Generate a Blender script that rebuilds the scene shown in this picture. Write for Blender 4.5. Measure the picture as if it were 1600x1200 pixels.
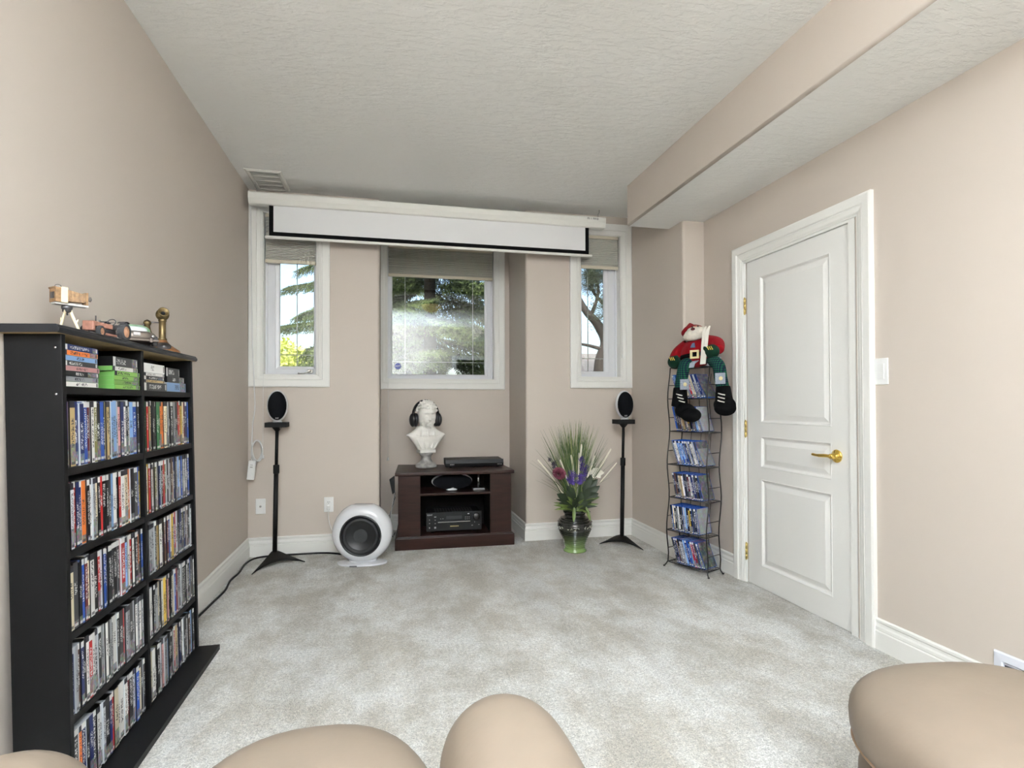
import bpy, bmesh, math, random
from mathutils import Matrix, Vector, Euler
random.seed(7)
for _o in list(bpy.data.objects): bpy.data.objects.remove(_o)
SC = bpy.context.scene
COL = SC.collection
PI = math.pi
R = math.radians

# ------------------------------------------------------------------ camera
cd = bpy.data.cameras.new('camera'); cam = bpy.data.objects.new('camera', cd); COL.objects.link(cam)
F_PX = 860.94
cd.sensor_fit = 'HORIZONTAL'; cd.sensor_width = 36.0; cd.lens = F_PX / 1600 * 36.0
cd.shift_y = 18.75 / 1600; cd.clip_start = 0.02; cd.clip_end = 300
yaw, pitch, roll = 0.219063, 0.01156243, -0.00234406
fw = Vector((math.sin(yaw)*math.cos(pitch), math.cos(yaw)*math.cos(pitch), math.sin(pitch)))
rt = Vector((math.cos(yaw), -math.sin(yaw), 0)); up = rt.cross(fw)
rt2 = rt*math.cos(roll) + up*math.sin(roll); up2 = -rt*math.sin(roll) + up*math.cos(roll)
m = Matrix((rt2, up2, -fw)).transposed().to_4x4(); m.translation = (0, 0, 1.147)
cam.matrix_world = m
SC.camera = cam
# ------------------------------------------------------------------ world, sun, lights, exposure
SC.view_settings.view_transform = 'Standard'; SC.view_settings.look = 'None'
SC.view_settings.gamma = 1.0; SC.view_settings.use_curve_mapping = False
SC.view_settings.exposure = 0.07
W = bpy.data.worlds.new('world'); SC.world = W; W.use_nodes = True
nt = W.node_tree; bg = nt.nodes['Background']
sky = nt.nodes.new('ShaderNodeTexSky'); sky.sky_type = 'NISHITA'; sky.sun_disc = False
sky.sun_elevation = R(48); sky.sun_rotation = R(205); sky.dust_density = 5.0
nt.links.new(sky.outputs[0], bg.inputs[0]); bg.inputs[1].default_value = 0.62
def lamp(name, kind, energy, color, loc, direction=None, **kw):
    l = bpy.data.lights.new(name, kind); l.energy = energy; l.color = color
    for k, v in kw.items(): setattr(l, k, v)
    o = bpy.data.objects.new(name, l); COL.objects.link(o); o.location = loc
    if direction: o.rotation_euler = Vector(direction).to_track_quat('-Z', 'Y').to_euler()
    return o
lamp('sun', 'SUN', 3.4, (1, .95, .86), (0, -5, 12), (.30, .78, -.72), angle=R(.6))
# the photographer's flash, bounced off the ceiling behind the camera
lamp('bounce_flash', 'AREA', 455, (.735, .855, .985), (-.10, -.30, 1.75), (.06, -.60, 1), shape='DISK', size=.35, spread=R(165))
# ------------------------------------------------------------------ helpers
def s2l(c):
    return tuple(((x/255)/12.92 if x/255 <= .04045 else ((x/255+.055)/1.055)**2.4) for x in c)
def mat(name, rgb, rough=.5, metal=0., noise=None, bump=None, spec=.5, coat=0., sheen=0.):
    """rgb in 0..255 sRGB; noise=(scale, amount) mottles the colour, bump=(scale, strength, distance)."""
    M = bpy.data.materials.new(name); M.use_nodes = True
    n = M.node_tree.nodes; L = M.node_tree.links; b = n['Principled BSDF']
    c = s2l(rgb) + (1,)
    b.inputs['Base Color'].default_value = c; b.inputs['Roughness'].default_value = rough
    b.inputs['Metallic'].default_value = metal; b.inputs['Specular IOR Level'].default_value = spec
    b.inputs['Coat Weight'].default_value = coat; b.inputs['Sheen Weight'].default_value = sheen
    M.diffuse_color = c
    if noise or bump:
        tc = n.new('ShaderNodeTexCoord')
    if noise:
        t = n.new('ShaderNodeTexNoise'); t.inputs['Scale'].default_value = noise[0]; t.inputs['Detail'].default_value = 4
        L.new(tc.outputs['Object'], t.inputs['Vector'])
        mp = n.new('ShaderNodeMapRange'); mp.inputs[1].default_value = .3; mp.inputs[2].default_value = .7
        mp.inputs[3].default_value = 1-noise[1]; mp.inputs[4].default_value = 1+noise[1]
        L.new(t.outputs['Fac'], mp.inputs[0])
        vm = n.new('ShaderNodeVectorMath'); vm.operation = 'SCALE'; vm.inputs[0].default_value = c[:3]
        L.new(mp.outputs[0], vm.inputs['Scale']); L.new(vm.outputs[0], b.inputs['Base Color'])
    if bump:
        t = n.new('ShaderNodeTexNoise'); t.inputs['Scale'].default_value = bump[0]; t.inputs['Detail'].default_value = 3
        L.new(tc.outputs['Object'], t.inputs['Vector'])
        bp = n.new('ShaderNodeBump'); bp.inputs['Strength'].default_value = bump[1]; bp.inputs['Distance'].default_value = bump[2]
        L.new(t.outputs['Fac'], bp.inputs['Height']); L.new(bp.outputs[0], b.inputs['Normal'])
    return M

class MB:
    """collects shapes and links them as one mesh object"""
    def __init__(s): s.v = []; s.f = []; s.mi = []; s.sm = []
    def add(s, vs, fs, mi=0, smooth=False, M=None):
        o = len(s.v)
        s.v += [tuple(M @ Vector(p)) if M is not None else tuple(p) for p in vs]
        for f in fs: s.f.append([o+i for i in f]); s.mi.append(mi); s.sm.append(smooth)
        return s
    def box(s, x0, x1, y0, y1, z0, z1, mi=0, M=None):
        vs = [(x, y, z) for z in (z0, z1) for y in (y0, y1) for x in (x0, x1)]
        return s.add(vs, [(0,2,3,1),(4,5,7,6),(0,1,5,4),(2,6,7,3),(0,4,6,2),(1,3,7,5)], mi, False, M)
    def prism(s, poly, z0, z1, mi=0, smooth=False, M=None, capmi=None):
        n = len(poly)
        vs = [(p[0], p[1], z0) for p in poly] + [(p[0], p[1], z1) for p in poly]
        s.add(vs, [(i, (i+1) % n, n+(i+1) % n, n+i) for i in range(n)], mi, smooth, M)
        s.add(vs, [tuple(range(n-1, -1, -1)), tuple(range(n, 2*n))], mi if capmi is None else capmi, False, M)
        return s
    def tube(s, pts, r, n=8, mi=0, smooth=True, M=None, caps=True):
        pts = [Vector(p) for p in pts]; k = len(pts)
        rs = r if isinstance(r, (list, tuple)) else [r]*k
        vs = []; prev = None
        for i, p in enumerate(pts):
            d = (pts[min(i+1, k-1)] - pts[max(i-1, 0)])
            d = d.normalized() if d.length > 1e-9 else Vector((0, 0, 1))
            if prev is None:
                a = Vector((0, 0, 1)) if abs(d.z) < .9 else Vector((1, 0, 0)); x = d.cross(a).normalized()
            else:
                x = prev - d*prev.dot(d)
                x = x.normalized() if x.length > 1e-6 else d.orthogonal().normalized()
            prev = x; y = d.cross(x)
            for j in range(n):
                t = 2*PI*j/n; vs.append(tuple(p + (x*math.cos(t) + y*math.sin(t))*rs[i]))
        fs = [(i*n+j, i*n+(j+1) % n, (i+1)*n+(j+1) % n, (i+1)*n+j) for i in range(k-1) for j in range(n)]
        if caps: fs += [tuple(range(n-1, -1, -1)), tuple(range((k-1)*n, k*n))]
        return s.add(vs, fs, mi, smooth, M)
    def lathe(s, prof, n=24, mi=0, smooth=True, M=None, caps=True):
        """prof [(r, z)] turned about z"""
        k = len(prof); vs = []
        for r, z in prof:
            for j in range(n): t = 2*PI*j/n; vs.append((r*math.cos(t), r*math.sin(t), z))
        fs = [(i*n+j, i*n+(j+1) % n, (i+1)*n+(j+1) % n, (i+1)*n+j) for i in range(k-1) for j in range(n)]
        if caps and prof[0][0] > 1e-6: fs.append(tuple(range(n-1, -1, -1)))
        if caps and prof[-1][0] > 1e-6: fs.append(tuple(range((k-1)*n, k*n)))
        return s.add(vs, fs, mi, smooth, M)
    def ell(s, c, r, nu=16, nv=10, mi=0, M=None, p=1.0):
        """ellipsoid; p<1 makes it boxier"""
        def sp(x): return math.copysign(abs(x)**p, x)
        vs = []; 
        for i in range(nv+1):
            a = -PI/2 + PI*i/nv
            for j in range(nu):
                t = 2*PI*j/nu
                vs.append((c[0]+r[0]*sp(math.cos(a))*sp(math.cos(t)), c[1]+r[1]*sp(math.cos(a))*sp(math.sin(t)), c[2]+r[2]*sp(math.sin(a))))
        fs = [(i*nu+j, i*nu+(j+1) % nu, (i+1)*nu+(j+1) % nu, (i+1)*nu+j) for i in range(nv) for j in range(nu)]
        return s.add(vs, fs, mi, True, M)
    def frame(s, a0, a1, b0, b1, prof, mp, mi=0, smooth=False):
        """sweeps prof [(inset, depth)] round the rectangle a0..a1 x b0..b1 with mitred corners; mp(a, b, d) -> xyz"""
        vs = []
        for w, d in prof:
            for a, b in ((a0+w, b0+w), (a1-w, b0+w), (a1-w, b1-w), (a0+w, b1-w)): vs.append(mp(a, b, d))
        k = len(prof)
        fs = [(i*4+j, i*4+(j+1) % 4, (i+1)*4+(j+1) % 4, (i+1)*4+j) for i in range(k-1) for j in range(4)]
        return s.add(vs, fs, mi, smooth)
    def sheet(s, g, mi=0, smooth=True, M=None):
        """g: grid of points (rows of equal length)"""
        k = len(g); n = len(g[0]); vs = [p for row in g for p in row]
        return s.add(vs, [(i*n+j, i*n+j+1, (i+1)*n+j+1, (i+1)*n+j) for i in range(k-1) for j in range(n-1)], mi, smooth, M)
    def mesh(s, name, mats):
        me = bpy.data.meshes.new(name); me.from_pydata(s.v, [], s.f)
        me.polygons.foreach_set('material_index', s.mi); me.polygons.foreach_set('use_smooth', s.sm)
        for q in (mats if isinstance(mats, (list, tuple)) else [mats]): me.materials.append(q)
        bm = bmesh.new(); bm.from_mesh(me)
        bmesh.ops.remove_doubles(bm, verts=bm.verts, dist=1e-6)
        bmesh.ops.recalc_face_normals(bm, faces=bm.faces); bm.to_mesh(me); bm.free()
        me.update(); return me
    def build(s, name, mats, parent=None, bevel=0., subsurf=0, solid=0., segs=2):
        o = bpy.data.objects.new(name, s.mesh(name, mats)); COL.objects.link(o)
        if parent: o.parent = parent
        if solid: q = o.modifiers.new('solid', 'SOLIDIFY'); q.thickness = solid; q.offset = 0
        if bevel:
            q = o.modifiers.new('bevel', 'BEVEL'); q.width = bevel; q.segments = segs; q.limit_method = 'ANGLE'; q.angle_limit = R(35)
        if subsurf: q = o.modifiers.new('sub', 'SUBSURF'); q.levels = subsurf; q.render_levels = subsurf
        return o

def thing(name, label, cat, loc=(0, 0, 0), rot=(0, 0, 0), group=None):
    o = bpy.data.objects.new(name, None); COL.objects.link(o); o.empty_display_size = .05
    o.location = loc; o.rotation_euler = rot; o['label'] = label; o['category'] = cat
    if group: o['group'] = group
    return o
def tag(o, label, cat, group=None):
    o['label'] = label; o['category'] = cat
    if group: o['group'] = group
    return o
def struct(o): o['kind'] = 'structure'; return o
def T(x, y, z): return Matrix.Translation((x, y, z))
def RX(a): return Matrix.Rotation(a, 4, 'X')
def RY(a): return Matrix.Rotation(a, 4, 'Y')
def RZ(a): return Matrix.Rotation(a, 4, 'Z')
def text(body, size, mat_, parent, loc, rot, name='lettering', ext=.0003):
    """flat lettering, turned into a mesh"""
    c = bpy.data.curves.new(name, 'FONT'); c.body = body; c.size = size; c.extrude = ext; c.align_x = 'CENTER'; c.align_y = 'CENTER'
    tmp = bpy.data.objects.new(name, c); COL.objects.link(tmp); dg = bpy.context.evaluated_depsgraph_get()
    me = bpy.data.meshes.new_from_object(tmp.evaluated_get(dg)); bpy.data.objects.remove(tmp); me.materials.clear(); me.materials.append(mat_)
    o = bpy.data.objects.new(name, me); COL.objects.link(o)
    o.parent = parent; o.location = loc; o.rotation_euler = rot
    return o
def smooth_path(pts, n=8):
    """Catmull-Rom through pts"""
    pts = [Vector(p) for p in pts]; out = []
    for i in range(len(pts)-1):
        p0 = pts[max(i-1, 0)]; p1 = pts[i]; p2 = pts[i+1]; p3 = pts[min(i+2, len(pts)-1)]
        for k in range(n):
            t = k/n
            out.append(.5*((2*p1)+(p2-p0)*t+(2*p0-5*p1+4*p2-p3)*t*t+(3*p1-p0-3*p2+p3)*t**3))
    out.append(pts[-1]); return out
def copy_tree(o, parent=None):
    c = o.copy(); COL.objects.link(c)
    if parent: c.parent = parent
    for ch in list(o.children): copy_tree(ch, c)
    return c

# ------------------------------------------------------------------ materials of the room
def wall_mat(name, rgb):
    return mat(name, rgb, .55, bump=(240, .05, .002), spec=.3)
M_WALL = wall_mat('taupe_wall_paint', (199, 188, 177))
M_TRIM = mat('white_trim_paint', (240, 239, 234), .38, spec=.4)
M_DOOR = mat('white_door_paint', (238, 237, 233), .42, bump=(60, .04, .001), spec=.4)
M_BLACK = mat('black_plastic', (13, 13, 14), .5, spec=.3)
M_WHITE = mat('white_plastic', (238, 238, 236), .4)
M_BRASS = mat('polished_brass', (226, 190, 96), .18, 1.0)
M_CHROME = mat('brushed_steel', (190, 190, 192), .25, 1.0)
M_VINYL = mat('white_vinyl', (232, 233, 236), .35)

def ceiling_mat():
    M = mat('knockdown_ceiling', (246, 245, 241), .8, spec=.2)
    n = M.node_tree.nodes; L = M.node_tree.links; b = n['Principled BSDF']
    tc = n.new('ShaderNodeTexCoord'); mp = n.new('ShaderNodeMapping'); mp.inputs['Scale'].default_value = (14, 34, 14)
    L.new(tc.outputs['Object'], mp.inputs[0])
    t = n.new('ShaderNodeTexNoise'); t.inputs['Scale'].default_value = 1.0; t.inputs['Detail'].default_value = 6; t.inputs['Roughness'].default_value = .62
    L.new(mp.outputs[0], t.inputs['Vector'])
    cr = n.new('ShaderNodeValToRGB'); cr.color_ramp.elements[0].position = .42; cr.color_ramp.elements[1].position = .56
    L.new(t.outputs['Fac'], cr.inputs[0])
    bp = n.new('ShaderNodeBump'); bp.inputs['Strength'].default_value = .32; bp.inputs['Distance'].default_value = .006
    L.new(cr.outputs[0], bp.inputs['Height']); L.new(bp.outputs[0], b.inputs['Normal'])
    return M
M_CEIL = ceiling_mat()

def carpet_mat():
    M = mat('grey_cut_pile_carpet', (216, 214, 208), .95, spec=.1, sheen=.15)
    n = M.node_tree.nodes; L = M.node_tree.links; b = n['Principled BSDF']
    tc = n.new('ShaderNodeTexCoord')
    def noise(scale, detail, rough, sc=None, dist=0.):
        t = n.new('ShaderNodeTexNoise'); t.inputs['Scale'].default_value = scale; t.inputs['Detail'].default_value = detail
        t.inputs['Roughness'].default_value = rough; t.inputs['Distortion'].default_value = dist
        if sc:
            mp = n.new('ShaderNodeMapping'); mp.inputs['Scale'].default_value = sc; L.new(tc.outputs['Object'], mp.inputs[0]); L.new(mp.outputs[0], t.inputs['Vector'])
        else: L.new(tc.outputs['Object'], t.inputs['Vector'])
        return t
    def rng(src, a, b_, c, d):
        q = n.new('ShaderNodeMapRange'); q.inputs[1].default_value = a; q.inputs[2].default_value = b_; q.inputs[3].default_value = c; q.inputs[4].default_value = d
        L.new(src, q.inputs[0]); return q.outputs[0]
    def mul(a, b_):
        q = n.new('ShaderNodeMath'); q.operation = 'MULTIPLY'; L.new(a, q.inputs[0]); L.new(b_, q.inputs[1]); return q.outputs[0]
    tuft = noise(75, 4, .75); strand = noise(190, 3, .7)
    brush = noise(3.0, 8, .72, (1.0, .7, 1))       # pile brushed one way or the other
    swath = noise(1.0, 2, .5, (3.4, .55, 1), .3)       # vacuum swaths run down the room
    f = mul(mul(rng(tuft.outputs['Fac'], .32, .68, .66, 1.20), rng(strand.outputs['Fac'], .34, .66, .62, 1.22)),
            mul(rng(brush.outputs['Fac'], .40, .60, .80, 1.07), rng(swath.outputs['Fac'], .42, .58, .93, 1.04)))
    vm = n.new('ShaderNodeVectorMath'); vm.operation = 'SCALE'
    warm = n.new('ShaderNodeMix'); warm.data_type = 'RGBA'; warm.inputs[6].default_value = s2l((222, 215, 202))+(1,); warm.inputs[7].default_value = s2l((238, 237, 233))+(1,)
    L.new(rng(brush.outputs['Fac'], .4, .6, 0, 1), warm.inputs[0])
    L.new(warm.outputs[2], vm.inputs[0]); L.new(f, vm.inputs['Scale']); L.new(vm.outputs[0], b.inputs['Base Color'])
    ad = n.new('ShaderNodeMath'); ad.operation = 'ADD'; L.new(tuft.outputs['Fac'], ad.inputs[0]); L.new(strand.outputs['Fac'], ad.inputs[1])
    bp = n.new('ShaderNodeBump'); bp.inputs['Strength'].default_value = .75; bp.inputs['Distance'].default_value = .012
    L.new(ad.outputs[0], bp.inputs['Height']); L.new(bp.outputs[0], b.inputs['Normal'])
    return M
M_CARPET = carpet_mat()

# ------------------------------------------------------------------ room shell
XL, XR, XB = -1.03, 2.222, 2.057      # left wall, right wall, face of the bump-out in the far right corner
YB, YN, YF = 4.45, 5.10, -1.20        # far wall, niche wall, wall behind the camera
YJ = 3.58                             # front of the bump-out
NX0, NX1 = -.075, 1.110               # niche
ZC, ZS = 2.75, 2.45                   # ceiling, underside of the soffit
def rounded(poly, which, r=.018, k=5):
    """rounds the listed corners of a polygon (bullnose corner beads)"""
    out = []; n = len(poly)
    for i, p in enumerate(poly):
        if i not in which: out.append(p); continue
        p = Vector(p); a = (Vector(poly[i-1])-p).normalized(); b = (Vector(poly[(i+1) % n])-p).normalized()
        c = p + a*r + b*r
        for j in range(k+1):
            t = j/k*PI/2; q = c - b*r*math.cos(t) - a*r*math.sin(t)
            out.append((q.x, q.y))
    return out

struct(MB().box(XL-.15, 3.6, YF-2.6, 5.4, -.10, 0).build('floor', M_CARPET))
struct(MB().box(XL-.15, 3.6, YF-2.6, 5.4, ZC, ZC+.15).build('ceiling', M_CEIL))
struct(MB().box(XL-.15, XL, YF-.15, YB+.2, 0, ZC).build('wall_left', M_WALL))
# far wall: two piers with window holes, and the niche between them
OPL = (-.930, -.545, 1.360, 2.590); OPR = (1.592, 1.958, 1.360, 2.590); OPN = (-.020, .966, 1.360, 2.590)
wb = MB()
def pier(x0, x1, op, corner):
    poly = [(x0, YB), (x1, YB), (x1, YB+.2), (x0, YB+.2)]
    for z0, z1 in ((0, op[2]), (op[3], ZC)): wb.prism(rounded(poly, corner), z0, z1)
    pl = [(x0, YB), (op[0], YB), (op[0], YB+.2), (x0, YB+.2)]; pr = [(op[1], YB), (x1, YB), (x1, YB+.2), (op[1], YB+.2)]
    wb.prism(rounded(pl, [c for c in corner if c == 0]), op[2], op[3]); wb.prism(rounded(pr, [c for c in corner if c == 1]), op[2], op[3])
pier(XL, NX0, OPL, [1]); pier(NX1, XB+.2, OPR, [0])
wb.box(NX0-.2, NX0, YB+.2, YN+.2, 0, ZC); wb.box(NX1, NX1+.2, YB+.2, YN+.2, 0, ZC)
for a in ((NX0, NX1, 0, OPN[2]), (NX0, NX1, OPN[3], ZC), (NX0, OPN[0], OPN[2], OPN[3]), (OPN[1], NX1, OPN[2], OPN[3])):
    wb.box(a[0], a[1], YN, YN+.2, a[2], a[3])
struct(wb.build('wall_back', M_WALL))
# right wall with the door opening, and the bump-out
DY0, DY1, DZ = 2.256, 3.128, 2.050
wr = MB()
wr.box(XR, XR+.12, YF, DY0, 0, ZC).box(XR, XR+.12, DY1, YJ, 0, ZC).box(XR, XR+.12, DY0, DY1, DZ, ZC)
wr.prism(rounded([(XB, YJ), (XR+.12, YJ), (XR+.12, YB), (XB, YB)], [0]), 0, ZC)
struct(wr.build('wall_right', M_WALL))
# wall behind the camera, with an open doorway to a dark hall (it shows mirrored in the window glass)
wf = MB()
wf.box(XL-.15, 1.40, YF-.12, YF, 0, ZC).box(1.40, 2.18, YF-.12, YF, 2.05, ZC).box(2.18, 2.35, YF-.12, YF, 0, ZC)
wf.box(.9, 1.0, YF-2.5, YF-.12, 0, ZC).box(3.4, 3.5, YF-2.5, YF-.12, 0, ZC).box(.9, 3.5, YF-2.6, YF-2.5, 0, ZC).box(2.35, 3.5, YF-.12, YF, 0, ZC)
struct(wf.build('wall_front', M_WALL))
q = MB(); mpf = lambda a, b, d: (a, YF+d, b)
PC = [(0, 0), (0, .018), (.012, .022), (.055, .019), (.060, .013), (.066, .014), (.078, .012), (.088, .006), (.09, 0)]
q.frame(1.30, 2.215, -.2, 2.14, PC, mpf)
struct(q.build('trim_3', M_TRIM))
# soffit along the right wall: painted sides, ceiling-white underside, rounded lower edge
sp = MB(); X0, Y1 = 1.722, 3.783
def sofsec(y, dx=0.):
    r = .014; out = [(X0, y, ZC)]
    for j in range(5):
        t = j/4*PI/2; out.append((X0+r-r*math.cos(t), y, ZS+r-r*math.sin(t)))
    out += [(XR+.06, y, ZS), (XR+.06, y, ZC)]
    return out
A = sofsec(YF); B = sofsec(Y1); n_ = len(A)
for i in range(n_-1):
    sp.add([A[i], A[i+1], B[i+1], B[i]], [(0, 1, 2, 3)], 1 if i == 5 else 0, smooth=(1 <= i <= 4))
sp.add(B, [tuple(range(n_))], 0); sp.add(A, [tuple(range(n_-1, -1, -1))], 0); sp.add([A[-1], A[0], B[0], B[-1]], [(0, 1, 2, 3)], 0)
struct(sp.build('ceiling_soffit', [M_WALL, M_CEIL]))

# baseboards: stepped colonial profile (off the wall, height)
PB = [(0, .142), (.007, .142), (.012, .137), (.012, .128), (.008, .121), (.009, .112), (.013, .104), (.014, .092), (.011, .088), (.016, .083), (.016, 0), (0, 0)]
def base(name, segs):
    q = MB()
    for (xa, ya, xb, yb, nx, ny, ea, eb) in segs:      # ea/eb: mitre the ends outwards (+1) or inwards (-1)
        d = Vector((xb-xa, yb-ya)).normalized()
        A = []; B = []
        for o_, z in PB:
            A.append((xa+nx*o_-d.x*o_*ea, ya+ny*o_-d.y*o_*ea, z)); B.append((xb+nx*o_+d.x*o_*eb, yb+ny*o_+d.y*o_*eb, z))
        k = len(PB); q.add(A+B, [(i, (i+1) % k, k+(i+1) % k, k+i) for i in range(k)]); q.add(A, [tuple(range(k))]); q.add(B, [tuple(range(k-1, -1, -1))])
    return struct(q.build(name, M_TRIM))
base('baseboard_left', [(XL, YF, XL, YB, 1, 0, 0, -1)])
base('baseboard_back_left', [(XL, YB, NX0, YB, 0, -1, -1, 1), (NX0, YB, NX0, YN, 1, 0, 1, -1)])
base('baseboard_niche', [(NX0, YN, NX1, YN, 0, -1, -1, -1)])
base('baseboard_back_right', [(NX1, YN, NX1, YB, -1, 0, -1, 1), (NX1, YB, XB, YB, 0, -1, 1, -1)])
base('baseboard_right', [(XB, YB, XB, YJ, -1, 0, -1, 1), (XB, YJ, XR, YJ, 0, -1, 1, -1), (XR, YJ, XR, 3.212, -1, 0, -1, 0), (XR, 2.150, XR, YF, -1, 0, 0, 0)])

# ------------------------------------------------------------------ windows
def glass_mat():
    M = bpy.data.materials.new('window_glass'); M.use_nodes = True; n = M.node_tree.nodes; L = M.node_tree.links
    n.remove(n['Principled BSDF']); out = n['Material Output']
    tr = n.new('ShaderNodeBsdfTransparent'); tr.inputs[0].default_value = (.93, .95, .94, 1)
    gl = n.new('ShaderNodeBsdfGlossy'); gl.inputs['Roughness'].default_value = 0
    fr = n.new('ShaderNodeFresnel'); fr.inputs[0].default_value = 1.5
    k = n.new('ShaderNodeMath'); k.operation = 'MULTIPLY'; k.inputs[1].default_value = 1.25; k.use_clamp = True   # double glazing: four surfaces
    L.new(fr.outputs[0], k.inputs[0])
    mx = n.new('ShaderNodeMixShader'); L.new(k.outputs[0], mx.inputs[0]); L.new(tr.outputs[0], mx.inputs[1]); L.new(gl.outputs[0], mx.inputs[2])
    L.new(mx.outputs[0], out.inputs[0]); return M
M_GLASS = glass_mat()
M_LEAD = mat('grille_bar', (176, 176, 170), .4)
PCAS = [(0, 0), (0, .020), (.010, .023), (.052, .021), (.056, .014), (.062, .016), (.072, .013), (.080, .012), (.088, .007), (.094, .007), (.097, 0), (.097, -.02)]
def window(idx, op, Y, gx, gz, bars_x, bar_z, crank=None):
    """op: the opening; gx, gz: clear glass; casing on the room side at y=Y, glass set back"""
    e = bpy.data.objects.new('window_%d' % idx, None); COL.objects.link(e); e.location = ((op[0]+op[1])/2, Y, op[2]); struct(e)
    def W_(x, y, z): return (x-e.location.x, y-e.location.y, z-e.location.z)
    mp = lambda a, b, d: W_(a, Y-d, b)
    q = MB(); q.frame(op[0]-.097, op[1]+.097, op[2]-.092, op[3]+.092, PCAS, mp); q.build('casing', M_TRIM, e)
    q = MB(); q.frame(op[0], op[1], op[2], op[3], [(0, .001), (.004, .001), (.004, -.10), (0, -.10)], mp); q.build('jamb', M_TRIM, e)
    ys = Y+.075
    mp2 = lambda a, b, d: W_(a, ys-d, b)
    fw_ = .016
    q = MB(); q.frame(op[0]+.001, op[1]-.001, op[2]+.001, op[3]-.001, [(0, 0), (fw_, 0), (fw_, -.018), (fw_+.006, -.018), (fw_+.006, -.06)], mp2); q.build('window_frame', M_VINYL, e)
    a0, a1, b0, b1 = op[0]+fw_-.002, op[1]-fw_+.002, op[2]+fw_-.002, op[3]-fw_+.002
    q = MB(); yg = ys+.042
    lft, rgt, bot, top = gx[0]-a0, a1-gx[1], gz[0]-b0, b1-gz[1]
    def ringpts(t, d): return [mp2(a0+lft*t, b0+bot*t, d), mp2(a1-rgt*t, b0+bot*t, d), mp2(a1-rgt*t, b1-top*t, d), mp2(a0+lft*t, b1-top*t, d)]
    rings = [ringpts(0, -.05), ringpts(0, -.02), ringpts(.62, -.016), ringpts(.68, -.022), ringpts(.92, -.026), ringpts(1, -.036), ringpts(1, -.05)]
    for r0, r1 in zip(rings, rings[1:]): q.add(r0+r1, [(j, (j+1) % 4, 4+(j+1) % 4, 4+j) for j in range(4)])
    q.build('sash', M_VINYL, e)
    q = MB(); q.box(*[v for v in (gx[0]-.006-e.location.x, gx[1]+.006-e.location.x, yg-.0-e.location.y, yg+.004-e.location.y, gz[0]-.006-e.location.z, gz[1]+.006-e.location.z)])
    q.build('pane', M_GLASS, e)
    for bx in bars_x:
        q = MB(); p = W_(bx, yg+.008, 0); q.box(p[0]-.0033, p[0]+.0033, p[1], p[1]+.004, gz[0]-e.location.z, gz[1]-e.location.z); q.build('grille_bar', M_LEAD, e)
    q = MB(); p = W_(0, yg+.008, bar_z); q.box(gx[0]-e.location.x, gx[1]-e.location.x, p[1]-.0005, p[1]+.0035, p[2]-.0033, p[2]+.0033); q.build('grille_bar', M_LEAD, e)
    if crank:
        q = MB(); p = W_(crank, ys-.018, op[2]+.030)
        q.box(p[0]-.018, p[0]+.018, p[1]-.012, p[1]+.012, p[2]-.012, p[2]+.014).tube([(p[0], p[1]-.01, p[2]), (p[0]+.006, p[1]-.03, p[2]+.004)], .007)
        q.tube([(p[0]+.006, p[1]-.03, p[2]+.004), (p[0]-.04, p[1]-.034, p[2]-.016), (p[0]-.075, p[1]-.034, p[2]-.018)], .005).ell((p[0]-.078, p[1]-.034, p[2]-.018), (.008, .008, .008), 8, 6)
        q.build('crank_handle', mat('nickel', (150, 148, 142), .3, 1), e, bevel=.002)
    return e
window(1, OPL, YB, (-.828, -.580), (1.432, 2.52), (-.706,), 1.522, crank=-.60)
w2 = window(2, OPN, YN, (.027, .891), (1.411, 2.52), (.143, .780), 1.528)
window(3, OPR, YB, (1.640, 1.846), (1.417, 2.52), (1.703,), 1.530)
# ------------------------------------------------------------------ door in the right wall
M_HINGE = mat('brass_hinge', (214, 190, 120), .28, 1.0)
dr = bpy.data.objects.new('door_1', None); COL.objects.link(dr); dr.location = (XR, (DY0+DY1)/2, 0); struct(dr)
mpr = lambda a, b, d: (-d, a-(DY0+DY1)/2, b)               # a along the wall, b up, d out of the wall (local to door_1)
PCD = [(0, 0), (0, .019), (.010, .023), (.046, .021), (.051, .014), (.056, .017), (.066, .014), (.078, .012), (.088, .006), (.094, .006), (.096, 0)]
q = MB(); q.frame(DY0-.108, DY1+.094, -.30, DZ+.094, PCD, mpr)
# only the part above the floor
for i, p in enumerate(q.v):
    if p[2] < 0: q.v[i] = (p[0], p[1], -.03)
q.build('casing', M_TRIM, dr)
q = MB(); q.frame(DY0+.001, DY1+.032, -.3, DZ+.026, [(0, .001), (.040, .001), (.040, -.014), (.028, -.014), (.028, -.05)], mpr)
for i, p in enumerate(q.v):
    if p[2] < 0: q.v[i] = (p[0], p[1], -.03)
q.build('jamb', M_TRIM, dr)
sa, sb = 2.300, 3.108; zb, zt = .003, 2.034; SD = -.013     # slab face 13 mm behind the wall face
q = MB()
panels = [(2.428, 2.985, 1.016, 1.922), (2.428, 2.985, .742, .935), (2.428, 2.985, .135, .670)]
def sl(a0, a1, b0, b1):
    v = [mpr(a, b, SD) for a, b in ((a0, b0), (a1, b0), (a1, b1), (a0, b1))]; q.add(v, [(0, 1, 2, 3)])
sl(sa, 2.428, zb, zt); sl(2.985, sb, zb, zt)
for b0, b1 in ((zb, .135), (.670, .742), (.935, 1.016), (1.922, zt)): sl(2.428, 2.985, b0, b1)
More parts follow.
